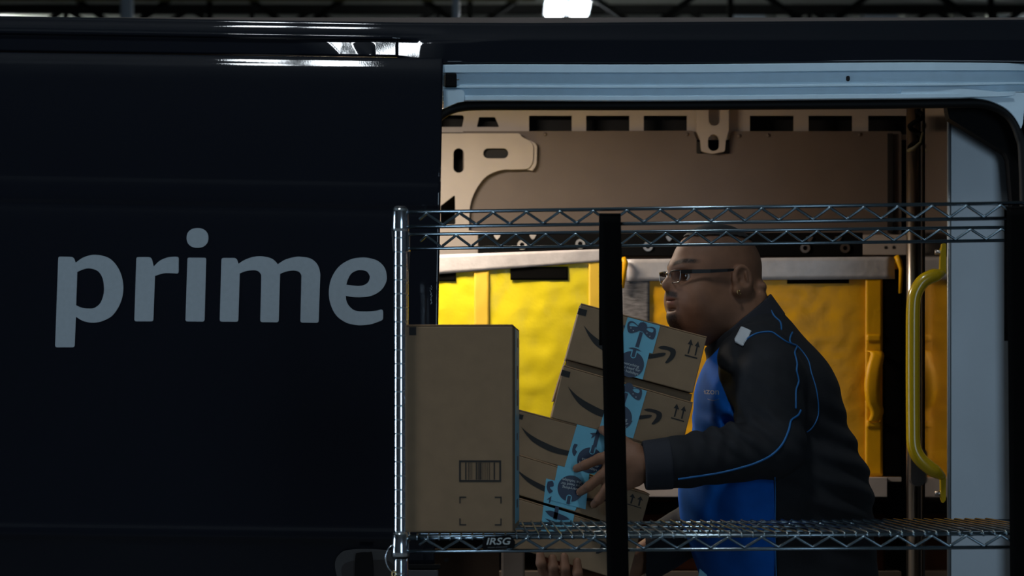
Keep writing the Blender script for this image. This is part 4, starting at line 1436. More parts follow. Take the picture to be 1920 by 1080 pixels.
def polygonise(fn, lo, hi, h, prims=None, n=24, reach=0.05):
    """surface nets over the blocks the surface passes through"""
    lo = np.array(lo, float); hi = np.array(hi, float)
    nb = np.ceil((hi - lo) / (h * n)).astype(int)
    allv, allk, allf = [], [], []
    rad = h * (n + 2) * 0.87
    gi = np.arange(n + 2)
    I, J, K = np.meshgrid(gi, gi, gi, indexing='ij')
    offs = np.stack([I, J, K], -1).reshape(-1, 3)
    cell = np.array([[0, 0, 0], [1, 0, 0], [0, 1, 0], [1, 1, 0], [0, 0, 1], [1, 0, 1], [0, 1, 1], [1, 1, 1]])
    edges = [(0, 1), (2, 3), (4, 5), (6, 7), (0, 2), (1, 3), (4, 6), (5, 7), (0, 4), (1, 5), (2, 6), (3, 7)]
    big = np.array([4096 * 4096, 4096, 1], dtype=np.int64)
    for bx in range(nb[0]):
        for by in range(nb[1]):
            for bz in range(nb[2]):
                b0 = np.array([bx, by, bz]) * n
                ctr = lo + (b0 + (n + 1) / 2) * h
                sel = None
                if prims is not None:
                    sel = [q for q in prims if np.linalg.norm(q.c - ctr) < q.R + rad + reach + q.k]
                    if not any(not q.sub for q in sel): continue
                    dc = fn(ctr[None, :], sel)[0]
                    if abs(dc) > rad * 1.25 + reach * 0.4: continue
                pts = lo + (offs + b0) * h
                D = fn(pts, sel).reshape(n + 2, n + 2, n + 2)
                if D.min() > 0 or D.max() < 0: continue
                m = n + 1
                cv = np.stack([D[c[0]:c[0] + m, c[1]:c[1] + m, c[2]:c[2] + m] for c in cell], -1)
                sg = cv < 0
                act = sg.any(-1) & ~sg.all(-1)
                idx = np.argwhere(act)
                if len(idx) == 0: continue
                v8 = cv[act]
                acc = np.zeros((len(idx), 3)); cnt = np.zeros(len(idx))
                for a, b in edges:
                    da, db = v8[:, a], v8[:, b]
                    cr = (da < 0) != (db < 0)
                    t = np.where(cr, da / np.where(cr, da - db, 1), 0)
                    pt = cell[a] + t[:, None] * (cell[b] - cell[a])
                    acc += pt * cr[:, None]; cnt += cr
                loc = acc / cnt[:, None]
                allv.append(lo + (idx + b0 + loc) * h)
                allk.append((idx + b0).astype(np.int64) @ big)
                # quads on lattice edges whose four cells lie in this block's range
                for ax in range(3):
                    o1, o2 = (ax + 1) % 3, (ax + 2) % 3
                    sl0 = [slice(1, n + 1)] * 3; sl1 = [slice(1, n + 1)] * 3
                    sl0[ax] = slice(0, n); sl1[ax] = slice(1, n + 1)
                    A0, A1 = D[tuple(sl0)], D[tuple(sl1)]
                    cr = (A0 < 0) != (A1 < 0)
                    e = np.argwhere(cr)
                    if len(e) == 0: continue
                    flip = (A0 < 0)[cr]
                    base = e.copy()
                    for k_ in (o1, o2): base[:, k_] += 1
                    u1 = np.zeros(3, int); u1[o1] = 1
                    u2 = np.zeros(3, int); u2[o2] = 1
                    g = base + b0
                    quad = np.stack([(g - u1 - u2) @ big, (g - u2) @ big, g @ big, (g - u1) @ big], 1)
                    quad[~flip] = quad[~flip][:, ::-1]
                    allf.append(quad)
    v = np.concatenate(allv); k = np.concatenate(allk); f = np.concatenate(allf)
    uk, first = np.unique(k, return_index=True)
    v = v[first]
    pos = np.searchsorted(uk, f)
    pos = np.clip(pos, 0, len(uk) - 1)
    ok = (uk[pos] == f).all(1)
    return v, pos[ok]


def PA(px, py, Y): return np.array(P(px, py, Y))


man = thing('person', (0.58, 5.1, 0), 'man in glasses and a charcoal and blue zip jacket leaning over stacked boxes', 'person')
YM = 5.12
TH = math.radians(22)
HC = PA(1345, 525, YM)
SM = YM / F
AXF = np.array([-math.cos(TH), -math.sin(TH), 0.0]); AXL = np.array([math.sin(TH), -math.cos(TH), 0.0]); AXU = np.array([0, 0, 1.0])
HM = np.stack([AXF, AXL, AXU])


def H(f, l, u): return HC + AXF * f + AXL * l + AXU * u


def el(f, l, u, rf, rl, ru, k=0.02, sub=False, rot=None, cut=None):
    Mx = HM
    if rot is not None:
        Mx = np.array(rot) @ HM
    return Prim('el', k, sub, cut, c=H(f, l, u), r=(rf, rl, ru), M=Mx)


def hr(a, b, ra, rb, k=0.015, sub=False):
    return Prim('rc', k, sub, a=H(*a), b=H(*b), ra=ra, rb=rb)


def rotl(deg):
    """tilt in the profile plane"""
    a = math.radians(deg)
    return [[math.cos(a), 0, math.sin(a)], [0, 1, 0], [-math.sin(a), 0, math.cos(a)]]


head = [
    el(0.002, 0, 0.028, 0.109, 0.080, 0.096, 0.0),
    el(0.050, 0, -0.030, 0.066, 0.068, 0.085, 0.030),
    el(0.030, 0, -0.072, 0.076, 0.083, 0.050, 0.035),               # heavy jowls
    el(0.075, 0.045, -0.045, 0.030, 0.030, 0.034, 0.03),            # cheeks
    el(0.075, -0.045, -0.045, 0.030, 0.030, 0.034, 0.03),
    el(0.098, 0, -0.088, 0.026, 0.028, 0.024, 0.022),               # chin
    hr((0.094, 0.034, 0.027), (0.102, 0.0, 0.024), 0.012, 0.012, 0.018),
    hr((0.094, -0.034, 0.027), (0.102, 0.0, 0.024), 0.012, 0.012, 0.018),
    el(0.104, 0.031, 0.004, 0.016, 0.020, 0.013, 0.014, True),      # eye sockets
    el(0.104, -0.031, 0.004, 0.016, 0.020, 0.013, 0.014, True),
    hr((0.106, 0, 0.014), (0.1245, 0, -0.0135), 0.0090, 0.0145, 0.012),
    el(0.1090, 0.0145, -0.0175, 0.0140, 0.0095, 0.0100, 0.007),
    el(0.1090, -0.0145, -0.0175, 0.0140, 0.0095, 0.0100, 0.007),
    el(0.1180, 0.0065, -0.0245, 0.0060, 0.0036, 0.0035, 0.003, True),
    el(0.1180, -0.0065, -0.0245, 0.0060, 0.0036, 0.0035, 0.003, True),
    el(0.100, 0, -0.040, 0.024, 0.028, 0.018, 0.018),               # muzzle
    el(0.1090, 0, -0.0430, 0.0150, 0.0230, 0.0060, 0.006),          # lips
    el(0.1070, 0, -0.0560, 0.0150, 0.0200, 0.0070, 0.006),
    el(0.1220, 0, -0.0490, 0.0160, 0.0260, 0.0012, 0.004, True),
    el(0.112, 0, -0.070, 0.009, 0.018, 0.004, 0.010, True),
    # ears
]
for s in (1, -1):
    head += [
        el(-0.019, s * 0.087, -0.002, 0.0255, 0.0120, 0.0340, 0.005, rot=rotl(-14)),
        el(-0.006, s * 0.087, -0.028, 0.0095, 0.0080, 0.0110, 0.007),
        el(-0.0175, s * 0.1000, 0.002, 0.0185, 0.0115, 0.0245, 0.003, True, rot=rotl(-14)),
        el(-0.0265, s * 0.0915, 0.000, 0.0035, 0.0050, 0.0160, 0.003, rot=rotl(-14)),
        el(-0.0130, s * 0.0960, -0.006, 0.0065, 0.0090, 0.0080, 0.003, True),
        el(-0.001, s * 0.0880, -0.006, 0.0050, 0.0060, 0.0070, 0.004),
    ]
NB = PA(1395, 600, YM)
head += [
    Prim('rc', 0.03, a=H(-0.030, 0, -0.050), b=PA(1425, 660, YM), ra=0.078, rb=0.088),
    el(0.020, 0, -0.105, 0.075, 0.068, 0.040, 0.035),                # under the chin
    Prim('rc', 0.012, a=PA(1429, 538, YM - 0.03), b=PA(1429, 538, YM + 0.035), ra=0.0100, rb=0.0100),   # neck rolls
    Prim('rc', 0.010, a=PA(1426, 557, YM - 0.035), b=PA(1426, 557, YM + 0.04), ra=0.0115, rb=0.0115),
]
# shoulders, trunk and arms under the jacket, then the hands
def rcp(a, b, ra, rb, k=0.02, **kw): return Prim('rc', k, a=PA(*a), b=PA(*b), ra=ra, rb=rb, **kw)


trunk = [rcp((1425, 665, YM), (1440, 760, YM), 0.075, 0.12, 0.04, sy=1.4), rcp((1440, 760, YM), (1455, 940, YM), 0.12, 0.16, 0.04, sy=1.2), rcp((1455, 940, YM), (1482, 1075, YM), 0.16, 0.15, 0.04, sy=1.15)]
SH_N, EL_N, WR_N = (1433, 690, 4.945), (1452, 838, 4.835), (1205, 873, 4.800)
SH_F, EL_F, WR_F = (1432, 690, 5.300), (1400, 925, 5.300), (1140, 1086, 5.030)
arms = [rcp(SH_N, EL_N, 0.060, 0.045, 0.03), rcp(EL_N, WR_N, 0.045, 0.030, 0.02), rcp(SH_F, EL_F, 0.060, 0.045, 0.03), rcp(EL_F, WR_F, 0.045, 0.030, 0.02)]
FY = YB - 0.0135


def finger(pts, rs, k0=0.010):
    o = []
    for i in range(len(pts) - 1):
        o.append(Prim('rc', k0 if i == 0 else 0.004, a=PA(*pts[i]), b=PA(*pts[i + 1]), ra=rs[i], rb=rs[i + 1]))
    return o


near_hand = [
    rcp((1206, 872, 4.800), (1178, 866, 4.797), 0.031, 0.027, 0.012),
    rcp((1190, 850, 4.799), (1150, 852, 4.800), 0.019, 0.0145, 0.012),
    rcp((1190, 866, 4.795), (1148, 874, 4.797), 0.021, 0.0150, 0.012),
    rcp((1190, 884, 4.795), (1150, 896, 4.797), 0.020, 0.0145, 0.012),
    rcp((1192, 898, 4.797), (1155, 916, 4.798), 0.017, 0.0135, 0.012),
]
near_f = [
    [(1150, 853, 4.800), (1124, 860, 4.797), (1097, 872, 4.806), (1081, 878.5, FY)],
    [(1148, 876, 4.797), (1128, 892, 4.792), (1104, 912, 4.800), (1088, 922.5, FY)],
    [(1150, 897, 4.797), (1137, 917, 4.792), (1123, 937, 4.800), (1114, 945.5, FY)],
    [(1155, 916, 4.798), (1152, 936, 4.795), (1146, 953, 4.803), (1142, 962, FY + .001)],
]
near_hand_f = []
for fi, fp in enumerate(near_f):
    kk = (1.0, 1.02, 0.97, 0.86)[fi]
    near_hand_f += finger(fp, [0.0128 * kk, 0.0115 * kk, 0.0104 * kk, 0.0088 * kk])
near_hand_f += finger([(1190, 846, 4.802), (1163, 824, 4.806), (1141, 811, 4.812), (1130, 806, FY)], [0.016, 0.0130, 0.0115, 0.0095], 0.012)
far_hand = [
    rcp((1140, 1086, 5.030), (1105, 1094, 4.975), 0.030, 0.024, 0.012),
    rcp((1118, 1098, 4.980), (1085, 1088, 4.905), 0.020, 0.014, 0.012),
    rcp((1108, 1092, 4.975), (1062, 1080, 4.905), 0.020, 0.014, 0.012),
    rcp((1104, 1088, 4.978), (1040, 1073, 4.908), 0.019, 0.014, 0.012),
    rcp((1104, 1084, 4.985), (1020, 1066, 4.918), 0.018, 0.013, 0.012),
]
far_hand_f = []
for bx_, tx_ in (((1085, 1088), (1082, 1053)), ((1062, 1080), (1058, 1044)), ((1040, 1073), (1036, 1046)), ((1020, 1066), (1013, 1040))):
    far_hand_f += finger([(bx_[0], bx_[1], 4.905), (bx_[0] - 1, bx_[1] + 3, 4.862), (tx_[0] + 1, (bx_[1] * .6 + tx_[1] * .4), 4.823), (tx_[0], tx_[1], 4.8265)], [0.0128, 0.0120, 0.0108, 0.0090])
far_hand_f += finger([(1120, 1075, 4.99), (1095, 1056 + 30, 4.95), (1070, 1084, 4.93)], [0.016, 0.013, 0.011], 0.012)
body_pr = head + trunk + arms + near_hand + near_hand_f + far_hand + far_hand_f


def body_fn(p, sel): return field(sel if sel is not None else body_pr, p)


v, f = polygonise(body_fn, (0.02, 4.74, 0.80), (0.90, 5.50, 1.78), 0.0025, body_pr)
bo = mk('body', v, f, M['skin'], man, smooth=True)
q = (v - HC) @ HM.T
qf, ql, qu = q[:, 0], np.abs(q[:, 1]), q[:, 2]
inhead = (np.linalg.norm(q, axis=1) < 0.2).astype(float)


def soft(x, w): return np.clip(0.5 - x / w, 0, 1)


brow = soft(np.abs(qu - 0.0335 - 0.005 * np.sin((ql - 0.012) * 52)) - 0.0058 + 0.05 * np.abs(ql - 0.030), 0.004) * soft(0.011 - ql, 0.006) * soft(ql - 0.058, 0.01) * (qf > 0.05)
tach = soft(np.abs(qu + 0.0345 + 0.22 * np.maximum(ql - 0.012, 0)) - 0.0068, 0.006) * soft(ql - 0.031, 0.008) * (qf > 0.07)
side = soft(np.abs(ql - 0.029) - 0.004, 0.008) * soft(np.abs(qu + 0.060) - 0.022, 0.02) * (qf > 0.06) * 0.35
goat = soft(np.abs(qu + 0.099) - 0.021, 0.014) * soft(ql - 0.032, 0.02) * (qf > 0.06)
jaw = soft(qu + 0.07 + 0.35 * (qf - 0.05), 0.05) * soft(0.0 - qf, 0.05) * 0.30
fade = np.clip((qu - 0.045 + 0.25 * np.maximum(0, -qf)) / 0.06, 0, 1) * (qf < 0.085) * 0.55 + soft(qf + 0.045, 0.05) * soft(-0.01 - qu, 0.03) * 0.25
hairc = np.clip(np.maximum.reduce([brow * 1.0, tach * 1.0, side, goat * 1.0, jaw, fade]), 0, 1) * inhead
lipm = soft(np.abs(qu + 0.0495) - 0.0095, 0.005) * soft(ql - 0.019, 0.006) * (qf > 0.105) * inhead * 0.8
ca = bo.data.color_attributes.new('tint', 'FLOAT_COLOR', 'POINT')
cdat = np.zeros((len(v), 4), dtype=np.float32); cdat[:, 0] = hairc; cdat[:, 1] = lipm; cdat[:, 3] = 1
ca.data.foreach_set('color', cdat.ravel())


def head_layer(name, grow, cut, m, h=0.0022, lo=None, hi=None):
    def fn(p, sel):
        d = field(sel if sel is not None else head, p, grow)
        q = (p - HC) @ HM.T
        return np.maximum(d, cut(q[:, 0], q[:, 1], q[:, 2], p))
    lo_ = HC + np.array([-0.17, -0.14, -0.14]) if lo is None else lo
    hi_ = HC + np.array([0.15, 0.14, 0.15]) if hi is None else hi
    v, f = polygonise(fn, lo_, hi_, h, head, 20)
    return mk(name, v, f, m, man, smooth=True)


head_layer('hair', 0.0045, lambda f, l, u, p: (0.098 - 0.10 * np.maximum(0, -f - 0.02) - u) * 0.9 + 0.0012 * np.sin(f * 260) * np.sin(l * 240), M['hair'])
# eyes
for s in (1, -1):
    c = H(0.0865, s * 0.031, 0.006)
    V, Fc = [], []
    ns, nt_ = 16, 12
    for i in range(nt_ + 1):
        th = math.pi * i / nt_
        for j in range(ns):
            ph = 2 * math.pi * j / ns
            V.append(Vector(c + 0.0122 * (AXF * math.cos(th) + (AXL * math.cos(ph) + AXU * math.sin(ph)) * math.sin(th))))
    for i in range(nt_):
        for j in range(ns):
            Fc.append([i * ns + j, i * ns + (j + 1) % ns, (i + 1) * ns + (j + 1) % ns, (i + 1) * ns + j])
    o = mk('eye', V, Fc, M['eyewhite'], man, smooth=True)
    o.data.materials.append(M['iris'])
    for p_ in o.data.polygons:
        if p_.index < ns * 3: p_.material_index = 1
    # upper lid
    V = []
    Fc = []
    for i in range(7):
        ph = math.radians(20 + 140 * i / 6)
        for k_ in range(4):
            th = math.radians(22 + 18 * k_)
            dr = AXF * math.cos(th) + (AXL * math.cos(ph) + AXU * math.sin(ph)) * math.sin(th)
            V.append(Vector(c + 0.0131 * dr))
    for i in range(6):
        for k_ in range(3):
            a = i * 4 + k_
            Fc.append([a, a + 1, a + 5, a + 4])
    mk('eyelid', V, Fc, M['skin'], man, smooth=True)

# glasses
gl = thing('glasses', Vector(H(0.125, 0, 0.0)), parent=man)
gl['label'] = 'rectangular dark-framed glasses low on the nose'
GF = 0.1245


def lens_pts(s, k=1.0, n=6):
    o = []
    for x, y in rrect(-0.0225 * k, 0.0225 * k, -0.0135 * k, 0.0125 * k, 0.006):
        l = 0.0315 + x
        # outer-lower corner pulled in
        l -= 0.003 * (y < 0) * (x > 0)
        o.append(Vector(H(GF - 0.10 * max(0, l - 0.012) - 0.10 * (0.010 - y) * 0.5, s * l, 0.0035 + y)))
    return o


for s in (1, -1):
    pts = lens_pts(s)
    tube('rim', pts, 0.0010, M['metalframe'] if s > 0 else M['metalframe'], gl, 6, closed=True)
    tube('brow_bar', [p for p in sorted(pts, key=lambda q: -q.z)[:0]] or [Vector(H(GF - 0.0005, s * 0.012, 0.0155)), Vector(H(GF - 0.0012, s * 0.03, 0.0170)), Vector(H(GF - 0.0040, s * 0.053, 0.0160))], 0.0017, M['frame'], gl, 6)
    ip = lens_pts(s, 0.97)
    n_ = len(ip)
    bk_ = [p - Vector(AXF) * 0.0012 for p in ip]
    fc = [list(range(n_)), list(range(2 * n_ - 1, n_ - 1, -1))] + [[i, (i + 1) % n_, n_ + (i + 1) % n_, n_ + i] for i in range(n_)]
    mk('lens', ip + bk_, fc, M['lens'], gl)
    # temple arm to the ear
    tp = [H(GF - 0.005, s * 0.0545, 0.013), H(0.100, s * 0.070, 0.013), H(0.06, s * 0.0815, 0.014), H(0.02, s * 0.0870, 0.0165), H(-0.012, s * 0.0870, 0.0190), H(-0.030, s * 0.086, 0.016)]
    tw = [0.0042, 0.0045, 0.0040, 0.0032, 0.0026, 0.0022]
    V, Fc = [], []
    for p, w in zip(tp, tw):
        for dl, du in ((-0.0011, -1), (0.0011, -1), (0.0011, 1), (-0.0011, 1)):
            V.append(Vector(p + AXL * dl + AXU * du * w))
    for i in range(len(tp) - 1):
        for j in range(4):
            a = i * 4 + j; b = i * 4 + (j + 1) % 4
            Fc.append([a, b, b + 4, a + 4])
    Fc += [[3, 2, 1, 0], [len(V) - 4, len(V) - 3, len(V) - 2, len(V) - 1]]
    mk('temple_arm', V, Fc, M['frame'], gl)
tube('bridge', [Vector(H(GF, -0.011, 0.010)), Vector(H(GF + 0.004, 0, 0.0135)), Vector(H(GF, 0.011, 0.010))], 0.0013, M['metalframe'], gl, 6)
ec = H(-0.004, 0.1000, -0.030)
o = lathe('ear_stud', [(0.0005, -0.0028), (0.0022, -0.0020), (0.0030, 0), (0.0022, 0.0020), (0.0005, 0.0028)], 0, 0, M['gold'], man, 12)
o.data.transform(Matrix.Translation(ORG[man.name]))
o.location = Vector(ec) - ORG[man.name]
tube('ear_hoop', [Vector(ec + AXF * 0.0055 * math.cos(t) + AXU * (0.0065 * math.sin(t) - 0.002)) for t in np.linspace(-2.6, 0.6, 12)], 0.0009, M['gold'], man, 6)

# finger nails on the near hand
for fp in near_f[:3]:
    tip = PA(*fp[3]); prv = PA(*fp[2])
    d = (tip - prv); d /= np.linalg.norm(d)
    nrm = np.array([0, -1.0, 0]) - d * np.dot([0, -1.0, 0], d); nrm /= np.linalg.norm(nrm)
    sd = np.cross(d, nrm)
    V, Fc = [], []
    for i in range(5):
        for j in range(5):
            a, b = (i / 4 - .5), (j / 4 - .5)
            V.append(Vector(tip + d * (0.0015 + a * 0.011) + sd * b * 0.0115 * (1 - .25 * abs(a)) + nrm * (0.0098 - 5.5 * (b * 0.0115) ** 2 / 0.01 * 1.0 - max(0, a) * 0.004)))
    for i in range(4):
        for j in range(4):
            a = i * 5 + j
            Fc.append([a, a + 1, a + 6, a + 5])
    o = mk('finger_nail', V, Fc, M['nail'], man, smooth=True)
    sm = o.modifiers.new('thickness', 'SOLIDIFY'); sm.thickness = 0.0012

# ---------------------------------------------------------------- jacket
c0 = PA(1335, 645, YM); c1_ = PA(1437, 560, YM)
cd = (c1_ - c0); cn = np.array([-cd[2], 0, cd[0]]); cn /= np.linalg.norm(cn)


def collar_cut(p): return (p - c0) @ cn


JT = [rcp((1424, 668, YM), (1440, 760, YM), 0.104, 0.158, 0.03, sy=1.55), rcp((1440, 760, YM), (1454, 940, YM), 0.158, 0.212, 0.03, sy=1.22),
      rcp((1454, 940, YM), (1482, 1080, YM), 0.212, 0.198, 0.03, sy=1.18)]
JC = Prim('rc', 0.012, cut=collar_cut, a=PA(1378, 585, YM), b=PA(1424, 680, YM), ra=0.088, rb=0.110)
JS = [rcp((1420, 676, 4.965), (1438, 712, 4.920), 0.085, 0.083, 0.02), rcp((1438, 712, 4.920), EL_N, 0.083, 0.066, 0.012), rcp(EL_N, (1262, 868, 4.802), 0.068, 0.0560, 0.010),
      rcp((1262, 868, 4.802), (1217, 872, 4.800), 0.0545, 0.0515, 0.004)]
JF = [rcp((1420, 680, 5.290), SH_F, 0.085, 0.083, 0.02), rcp(SH_F, EL_F, 0.083, 0.066, 0.012), rcp(EL_F, (1170, 1072, 5.06), 0.066, 0.052, 0.010)]
# sleeves end at the wrist
wcut_o = PA(1209, 872, 4.800)
wdir = PA(1209, 872, 4.800) - PA(1262, 868, 4.802); wdir /= np.linalg.norm(wdir)
JS[3].cut = lambda p: (p - wcut_o) @ wdir
zhem = P(0, 1112, YM).z
jk_pr = JT + [JC] + JS + JF


def folds(p):
    X, Y, Z = p[:, 0], p[:, 1], p[:, 2]
    px = X * F / np.maximum(Y, 1) + 960; py = YH - (Z - ZC) * F / np.maximum(Y, 1)
    d = 0.0
    w = np.exp(-((px - 1585) / 85) ** 2 - ((py - 900) / 120) ** 2)           # rolls at the small of the back
    d = d + w * 0.0065 * np.sin(Z * 105 + X * 38 + 2.0 * np.sin(Y * 9) + 1.1 * np.sin(X * 21))
    w = np.exp(-((px - 1400) / 75) ** 2 - ((py - 805) / 50) ** 2)            # creases in the crook of the arm
    d = d + w * 0.0050 * np.sin((Z * 0.75 + X * 0.66) * 170 + 2.0 * np.sin(Y * 20))
    w = np.exp(-((px - 1320) / 120) ** 2 - ((py - 870) / 90) ** 2)
    d = d + w * 0.0022 * np.sin(X * 95 + Z * 70 + 2.5 * np.sin(Z * 24))
    w = np.exp(-((px - 1345) / 60) ** 2 - ((py - 720) / 110) ** 2)           # chest drape
    d = d + w * 0.0060 * np.sin(X * 165 - Z * 42 + Y * 60)
    w = np.exp(-((px - 1350) / 110) ** 2 - ((py - 980) / 120) ** 2)
    d = d + w * 0.0022 * np.sin(X * 75 + Z * 22)
    w = np.exp(-((px - 1440) / 70) ** 2 - ((py - 730) / 90) ** 2)
    d = d + w * 0.0016 * np.sin(Z * 80 + X * 60)
    return d


def jacket_d(p, sel=None, grow=0.0):
    d = field(sel if sel is not None else jk_pr, p, grow) + folds(p)
    return np.maximum(d, zhem - p[:, 2])


def jk_fn(p, sel): return jacket_d(p, sel)


JLO, JHI = (0.30, 4.70, 0.88), (0.90, 5.50, 1.60)
v, f = polygonise(jk_fn, JLO, JHI, 0.0042, jk_pr, reach=0.06)
jk = mk('jacket', v, f, M['jacket'], man, smooth=True)


def arm_d(p):
    return np.minimum(field(JS, p), field(JF, p))


def torso_only(p):
    return field(JT, p)


def px_of(p): return p[:, 0] * F / p[:, 1] + 960, YH - (p[:, 2] - ZC) * F / p[:, 1]


# side seam of the blue front as a world-space curve in the man's own side plane
XS = lambda px: (px - 960) * YM / F
ZS_ = lambda py: ZC + (YH - py) * YM / F
YN = 4.90                                           # depth of the near side of the trunk
XN = lambda px: (px - 960) * YN / F
ZN = lambda py: ZC + (YH - py) * YN / F
seam_z = np.array([ZN(q) for q in (1120, 1000, 900, 860, 800, 740, 700, 660, 640, 618)])
seam_x = np.array([XN(q) for q in (1452, 1452, 1447, 1430, 1392, 1374, 1376, 1388, 1400, 1402)])


def blue_region(p):
    xs_ = np.interp(p[:, 2], seam_z, seam_x)
    g = (p[:, 0] - xs_)
    b0 = PA(1316, 655, YM); b1 = PA(1404, 612, YM)      # lower edge of the collar
    bn = np.array([-(b1 - b0)[2], 0, (b1 - b0)[0]]); bn /= np.linalg.norm(bn)
    return np.maximum(g, (p - b0) @ bn)


def layer(name, region, grow, m, h=0.0036, lo=JLO, hi=JHI, base=jk_pr):
    def fn(p, sel):
        return np.maximum(jacket_d(p, sel, grow), region(p))
    v, f = polygonise(fn, lo, hi, h, base, reach=0.06)
    # drop the hidden inner faces: keep the outer skin
    d = jacket_d(v, base)
    keep = d > -grow * 4
    ff = f[keep[f].all(1)]
    used = np.unique(ff)
    rm = -np.ones(len(v), int); rm[used] = np.arange(len(used))
    o = mk(name, v[used], rm[ff], m, jk, smooth=True)
    return o


layer('blue_front', blue_region, 0.0022, M['blue'], 0.0040, base=JT)


def flash_region(p):
    # slanted pale patch on the front of the shoulder
    q0 = np.stack([p[:, 0], p[:, 2]], 1)
    cx, cz = XN(1393), ZN(630)
    u = np.array([0.52, 0.854]); w = np.array([0.854, -0.52])
    a = (q0 - [cx, cz]) @ u; b = (q0 - [cx, cz]) @ w
    return np.maximum(np.maximum(np.abs(a) - 0.0205, np.abs(b) - 0.0115), p[:, 1] - YM)


layer('shoulder_flash', flash_region, 0.0034, M['white'], 0.0026, lo=(XS(1360), 4.75, ZS_(670)), hi=(XS(1430), 5.12, ZS_(590)))


def collar_region(p):
    return JC.d(p) - 0.006


# stand-up collar
def colfn(p, sel): return np.maximum(JC.d(p) - 0.0025, -(collar_cut(p) + 0.055))
v, f = polygonise(lambda p, s_: colfn(p, None), (XS(1310), 4.98, ZS_(720)), (XS(1475), 5.27, ZS_(545)), 0.0032, [JC], reach=0.02)
mk('collar', v, f, M['collar'], jk, smooth=True)

# cuff band
def cuff_fn(p, sel):
    d = JS[3].d(p) - 0.0022
    return np.maximum(d, (p - PA(1258, 868, 4.802)) @ (-wdir))
v, f = polygonise(cuff_fn, (XS(1190) - 0.02, 4.72, ZS_(945)), (XS(1280), 4.88, ZS_(800)), 0.003, [JS[3]], reach=0.02)
mk('cuff', v, f, M['collar'], jk, smooth=True)


# piping: cords laid on the cloth
def on_cloth(px, py, lift=0.0008):
    d0 = np.array([(px - 960) / F, 1.0, (YH - py) / F])
    o = np.array([0, 0, ZC])
    t = 4.65
    for _ in range(90):
        e = float(jacket_d((o + d0 * t)[None, :])[0])
        if e < 0.0004: break
        t += max(e * 0.7, 0.0003)
        if t > 5.5: return None
    return Vector(o + d0 * (t - lift))


def cord(pts, r=0.0021):
    q = []
    for i in range(len(pts) - 1):
        q += catmull(pts[max(0, i - 1)], pts[i], pts[i + 1], pts[min(len(pts) - 1, i + 2)], 6)
    q.append(pts[-1])
    w = [on_cloth(*p) for p in q]
    w = [p for p in w if p is not None]
    # keep the cord continuous in depth
    out = [w[0]]
    for p in w[1:]:
        if abs(p.y - out[-1].y) < 0.05: out.append(p)
    tube('piping', out, r, M['piping'], jk, 6)


def k3(l): return [(x / 3.178 + 1290, y / 3.178 + 560) for x, y in l]


cord(k3([(325, 268), (345, 245), (380, 220), (425, 202), (495, 198), (540, 225), (590, 258), (650, 280)]))
cord(k3([(495, 70), (515, 105), (550, 140), (557, 185)]))
cord(k3([(622, 200), (608, 235), (612, 262), (648, 282), (637, 320), (650, 385), (648, 430), (660, 490), (645, 540), (643, 600), (643, 655)]))
cord(k3([(655, 284), (690, 325), (720, 375), (735, 440), (757, 510), (770, 570), (778, 650), (770, 715), (730, 780), (665, 815)]), 0.0015)
cord(k3([(672, 665), (655, 695), (615, 725), (600, 785), (560, 870), (500, 930), (430, 968), (340, 1000), (200, 1035), (60, 1058), (-60, 1075)]), 0.0024)
cord([(1453, 895), (1454, 940), (1453.5, 1000), (1455, 1060), (1456, 1100)], 0.0012)

# chest print: the end of the word shows beside the box
v, f = text2d('amazon', 1.0, 'RIGHT', 0, 1, 0.008)
vx = max(p[0] for p in v)
out, okv = [], []
for x, y_, z in v:
    px_, py_ = 1348 + (x - vx) * 17.0, 735 - y_ * 17 + (x - vx) * 1.0
    w = on_cloth(px_, py_, 0.0030) if px_ > 1318 else None
    okv.append(w is not None and w.y < 5.1)
    out.append(w if w is not None else Vector((XS(px_), 5.0, ZS_(py_))))
f = [q_ for q_ in f if all(okv[i] for i in q_)]
used = sorted({i for q_ in f for i in q_})
ix = {i: n_ for n_, i in enumerate(used)}
mk('chest_lettering', [out[i] for i in used], [[ix[i] for i in q_] for q_ in f], M['logo'], jk)
sp = [on_cloth(1349 - 22 + i * 1.4, 748 + 3.0 * math.sin(i / 15 * math.pi), 0.0022) for i in range(16)]
tube('chest_smile', [p for p in sp if p], 0.0006, M['logo'], jk, 5)

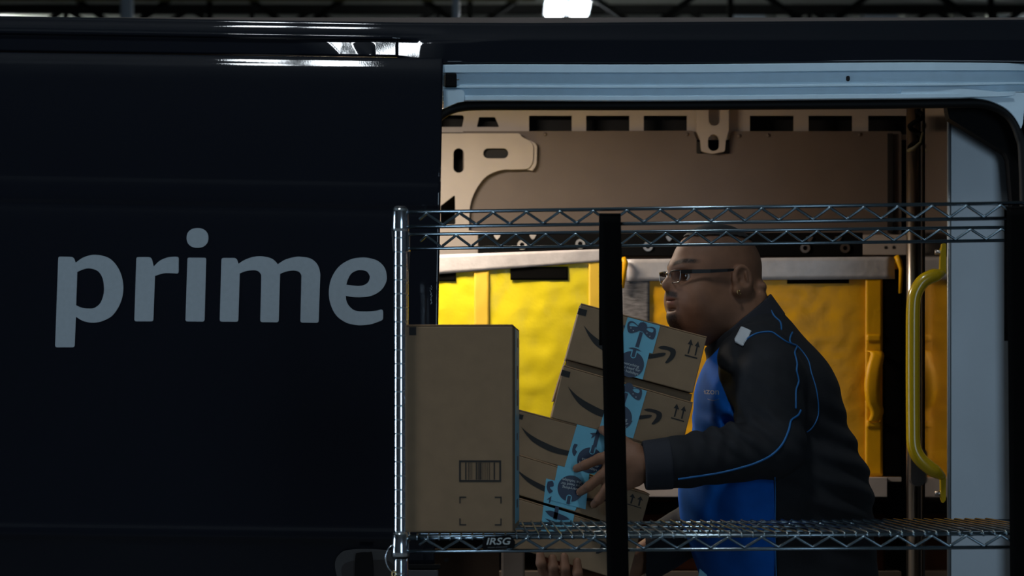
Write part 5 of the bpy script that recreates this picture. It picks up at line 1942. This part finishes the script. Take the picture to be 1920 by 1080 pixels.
# light blue lining corner that shows at the hem in front
hc = [P(1312, 1066, 4.98), P(1326, 1078, 4.98), P(1330, 1112, 4.98), P(1304, 1112, 4.98)]
v, f = hexa([hc[3], hc[2], hc[1], hc[0]] + [p + Vector((0, .004, 0)) for p in (hc[3], hc[2], hc[1], hc[0])], 0.0008, 1)
mk('hem_tag', v, f, M['tape'], jk)

# ---------------------------------------------------------------- trousers and shoes
hipx = XS(1482)
tro = [Prim('rc', 0.04, a=np.array([hipx, YM, 0.985]), b=np.array([hipx, YM, 0.86]), ra=0.170, rb=0.165, sy=1.12)]
for s, kx, ax_ in ((-1, -0.02, 0.03), (1, -0.12, -0.09)):
    yl = YM + s * 0.095
    tro += [Prim('rc', 0.03, a=np.array([hipx, yl, 0.86]), b=np.array([hipx + kx, yl + s * 0.01, 0.49]), ra=0.115, rb=0.080),
            Prim('rc', 0.02, a=np.array([hipx + kx, yl + s * 0.01, 0.49]), b=np.array([hipx + ax_, yl + s * 0.015, 0.10]), ra=0.080, rb=0.062)]


def tro_fn(p, sel):
    return np.maximum(np.maximum(field(sel, p) + 0.003 * np.sin(p[:, 2] * 60 + p[:, 0] * 40) * np.exp(-((p[:, 2] - 0.45) / .15) ** 2), 0.055 - p[:, 2]), p[:, 2] - 0.97)


v, f = polygonise(tro_fn, (0.30, 4.80, 0.02), (0.95, 5.45, 1.02), 0.008, tro, reach=0.05)
mk('trousers', v, f, M['trousers'], man, smooth=True)
for s, ax_ in ((-1, 0.03), (1, -0.09)):
    yl = YM + s * 0.11
    x_ = hipx + ax_
    sp_ = [Prim('el', 0.0, c=(x_ - 0.02, yl, 0.05), r=(0.09, 0.045, 0.055)), Prim('el', 0.04, c=(x_ - 0.12, yl, 0.035), r=(0.10, 0.05, 0.040)), Prim('rc', 0.02, a=(x_, yl, 0.06), b=(x_, yl, 0.13), ra=0.042, rb=0.042)]
    v, f = polygonise(lambda p, sel: np.maximum(field(sel, p), 0.002 - p[:, 2]), (x_ - 0.26, yl - 0.1, -0.02), (x_ + 0.12, yl + 0.1, 0.19), 0.005, sp_, reach=0.03)
    mk('shoe', v, f, M['shoe'], man, smooth=True)
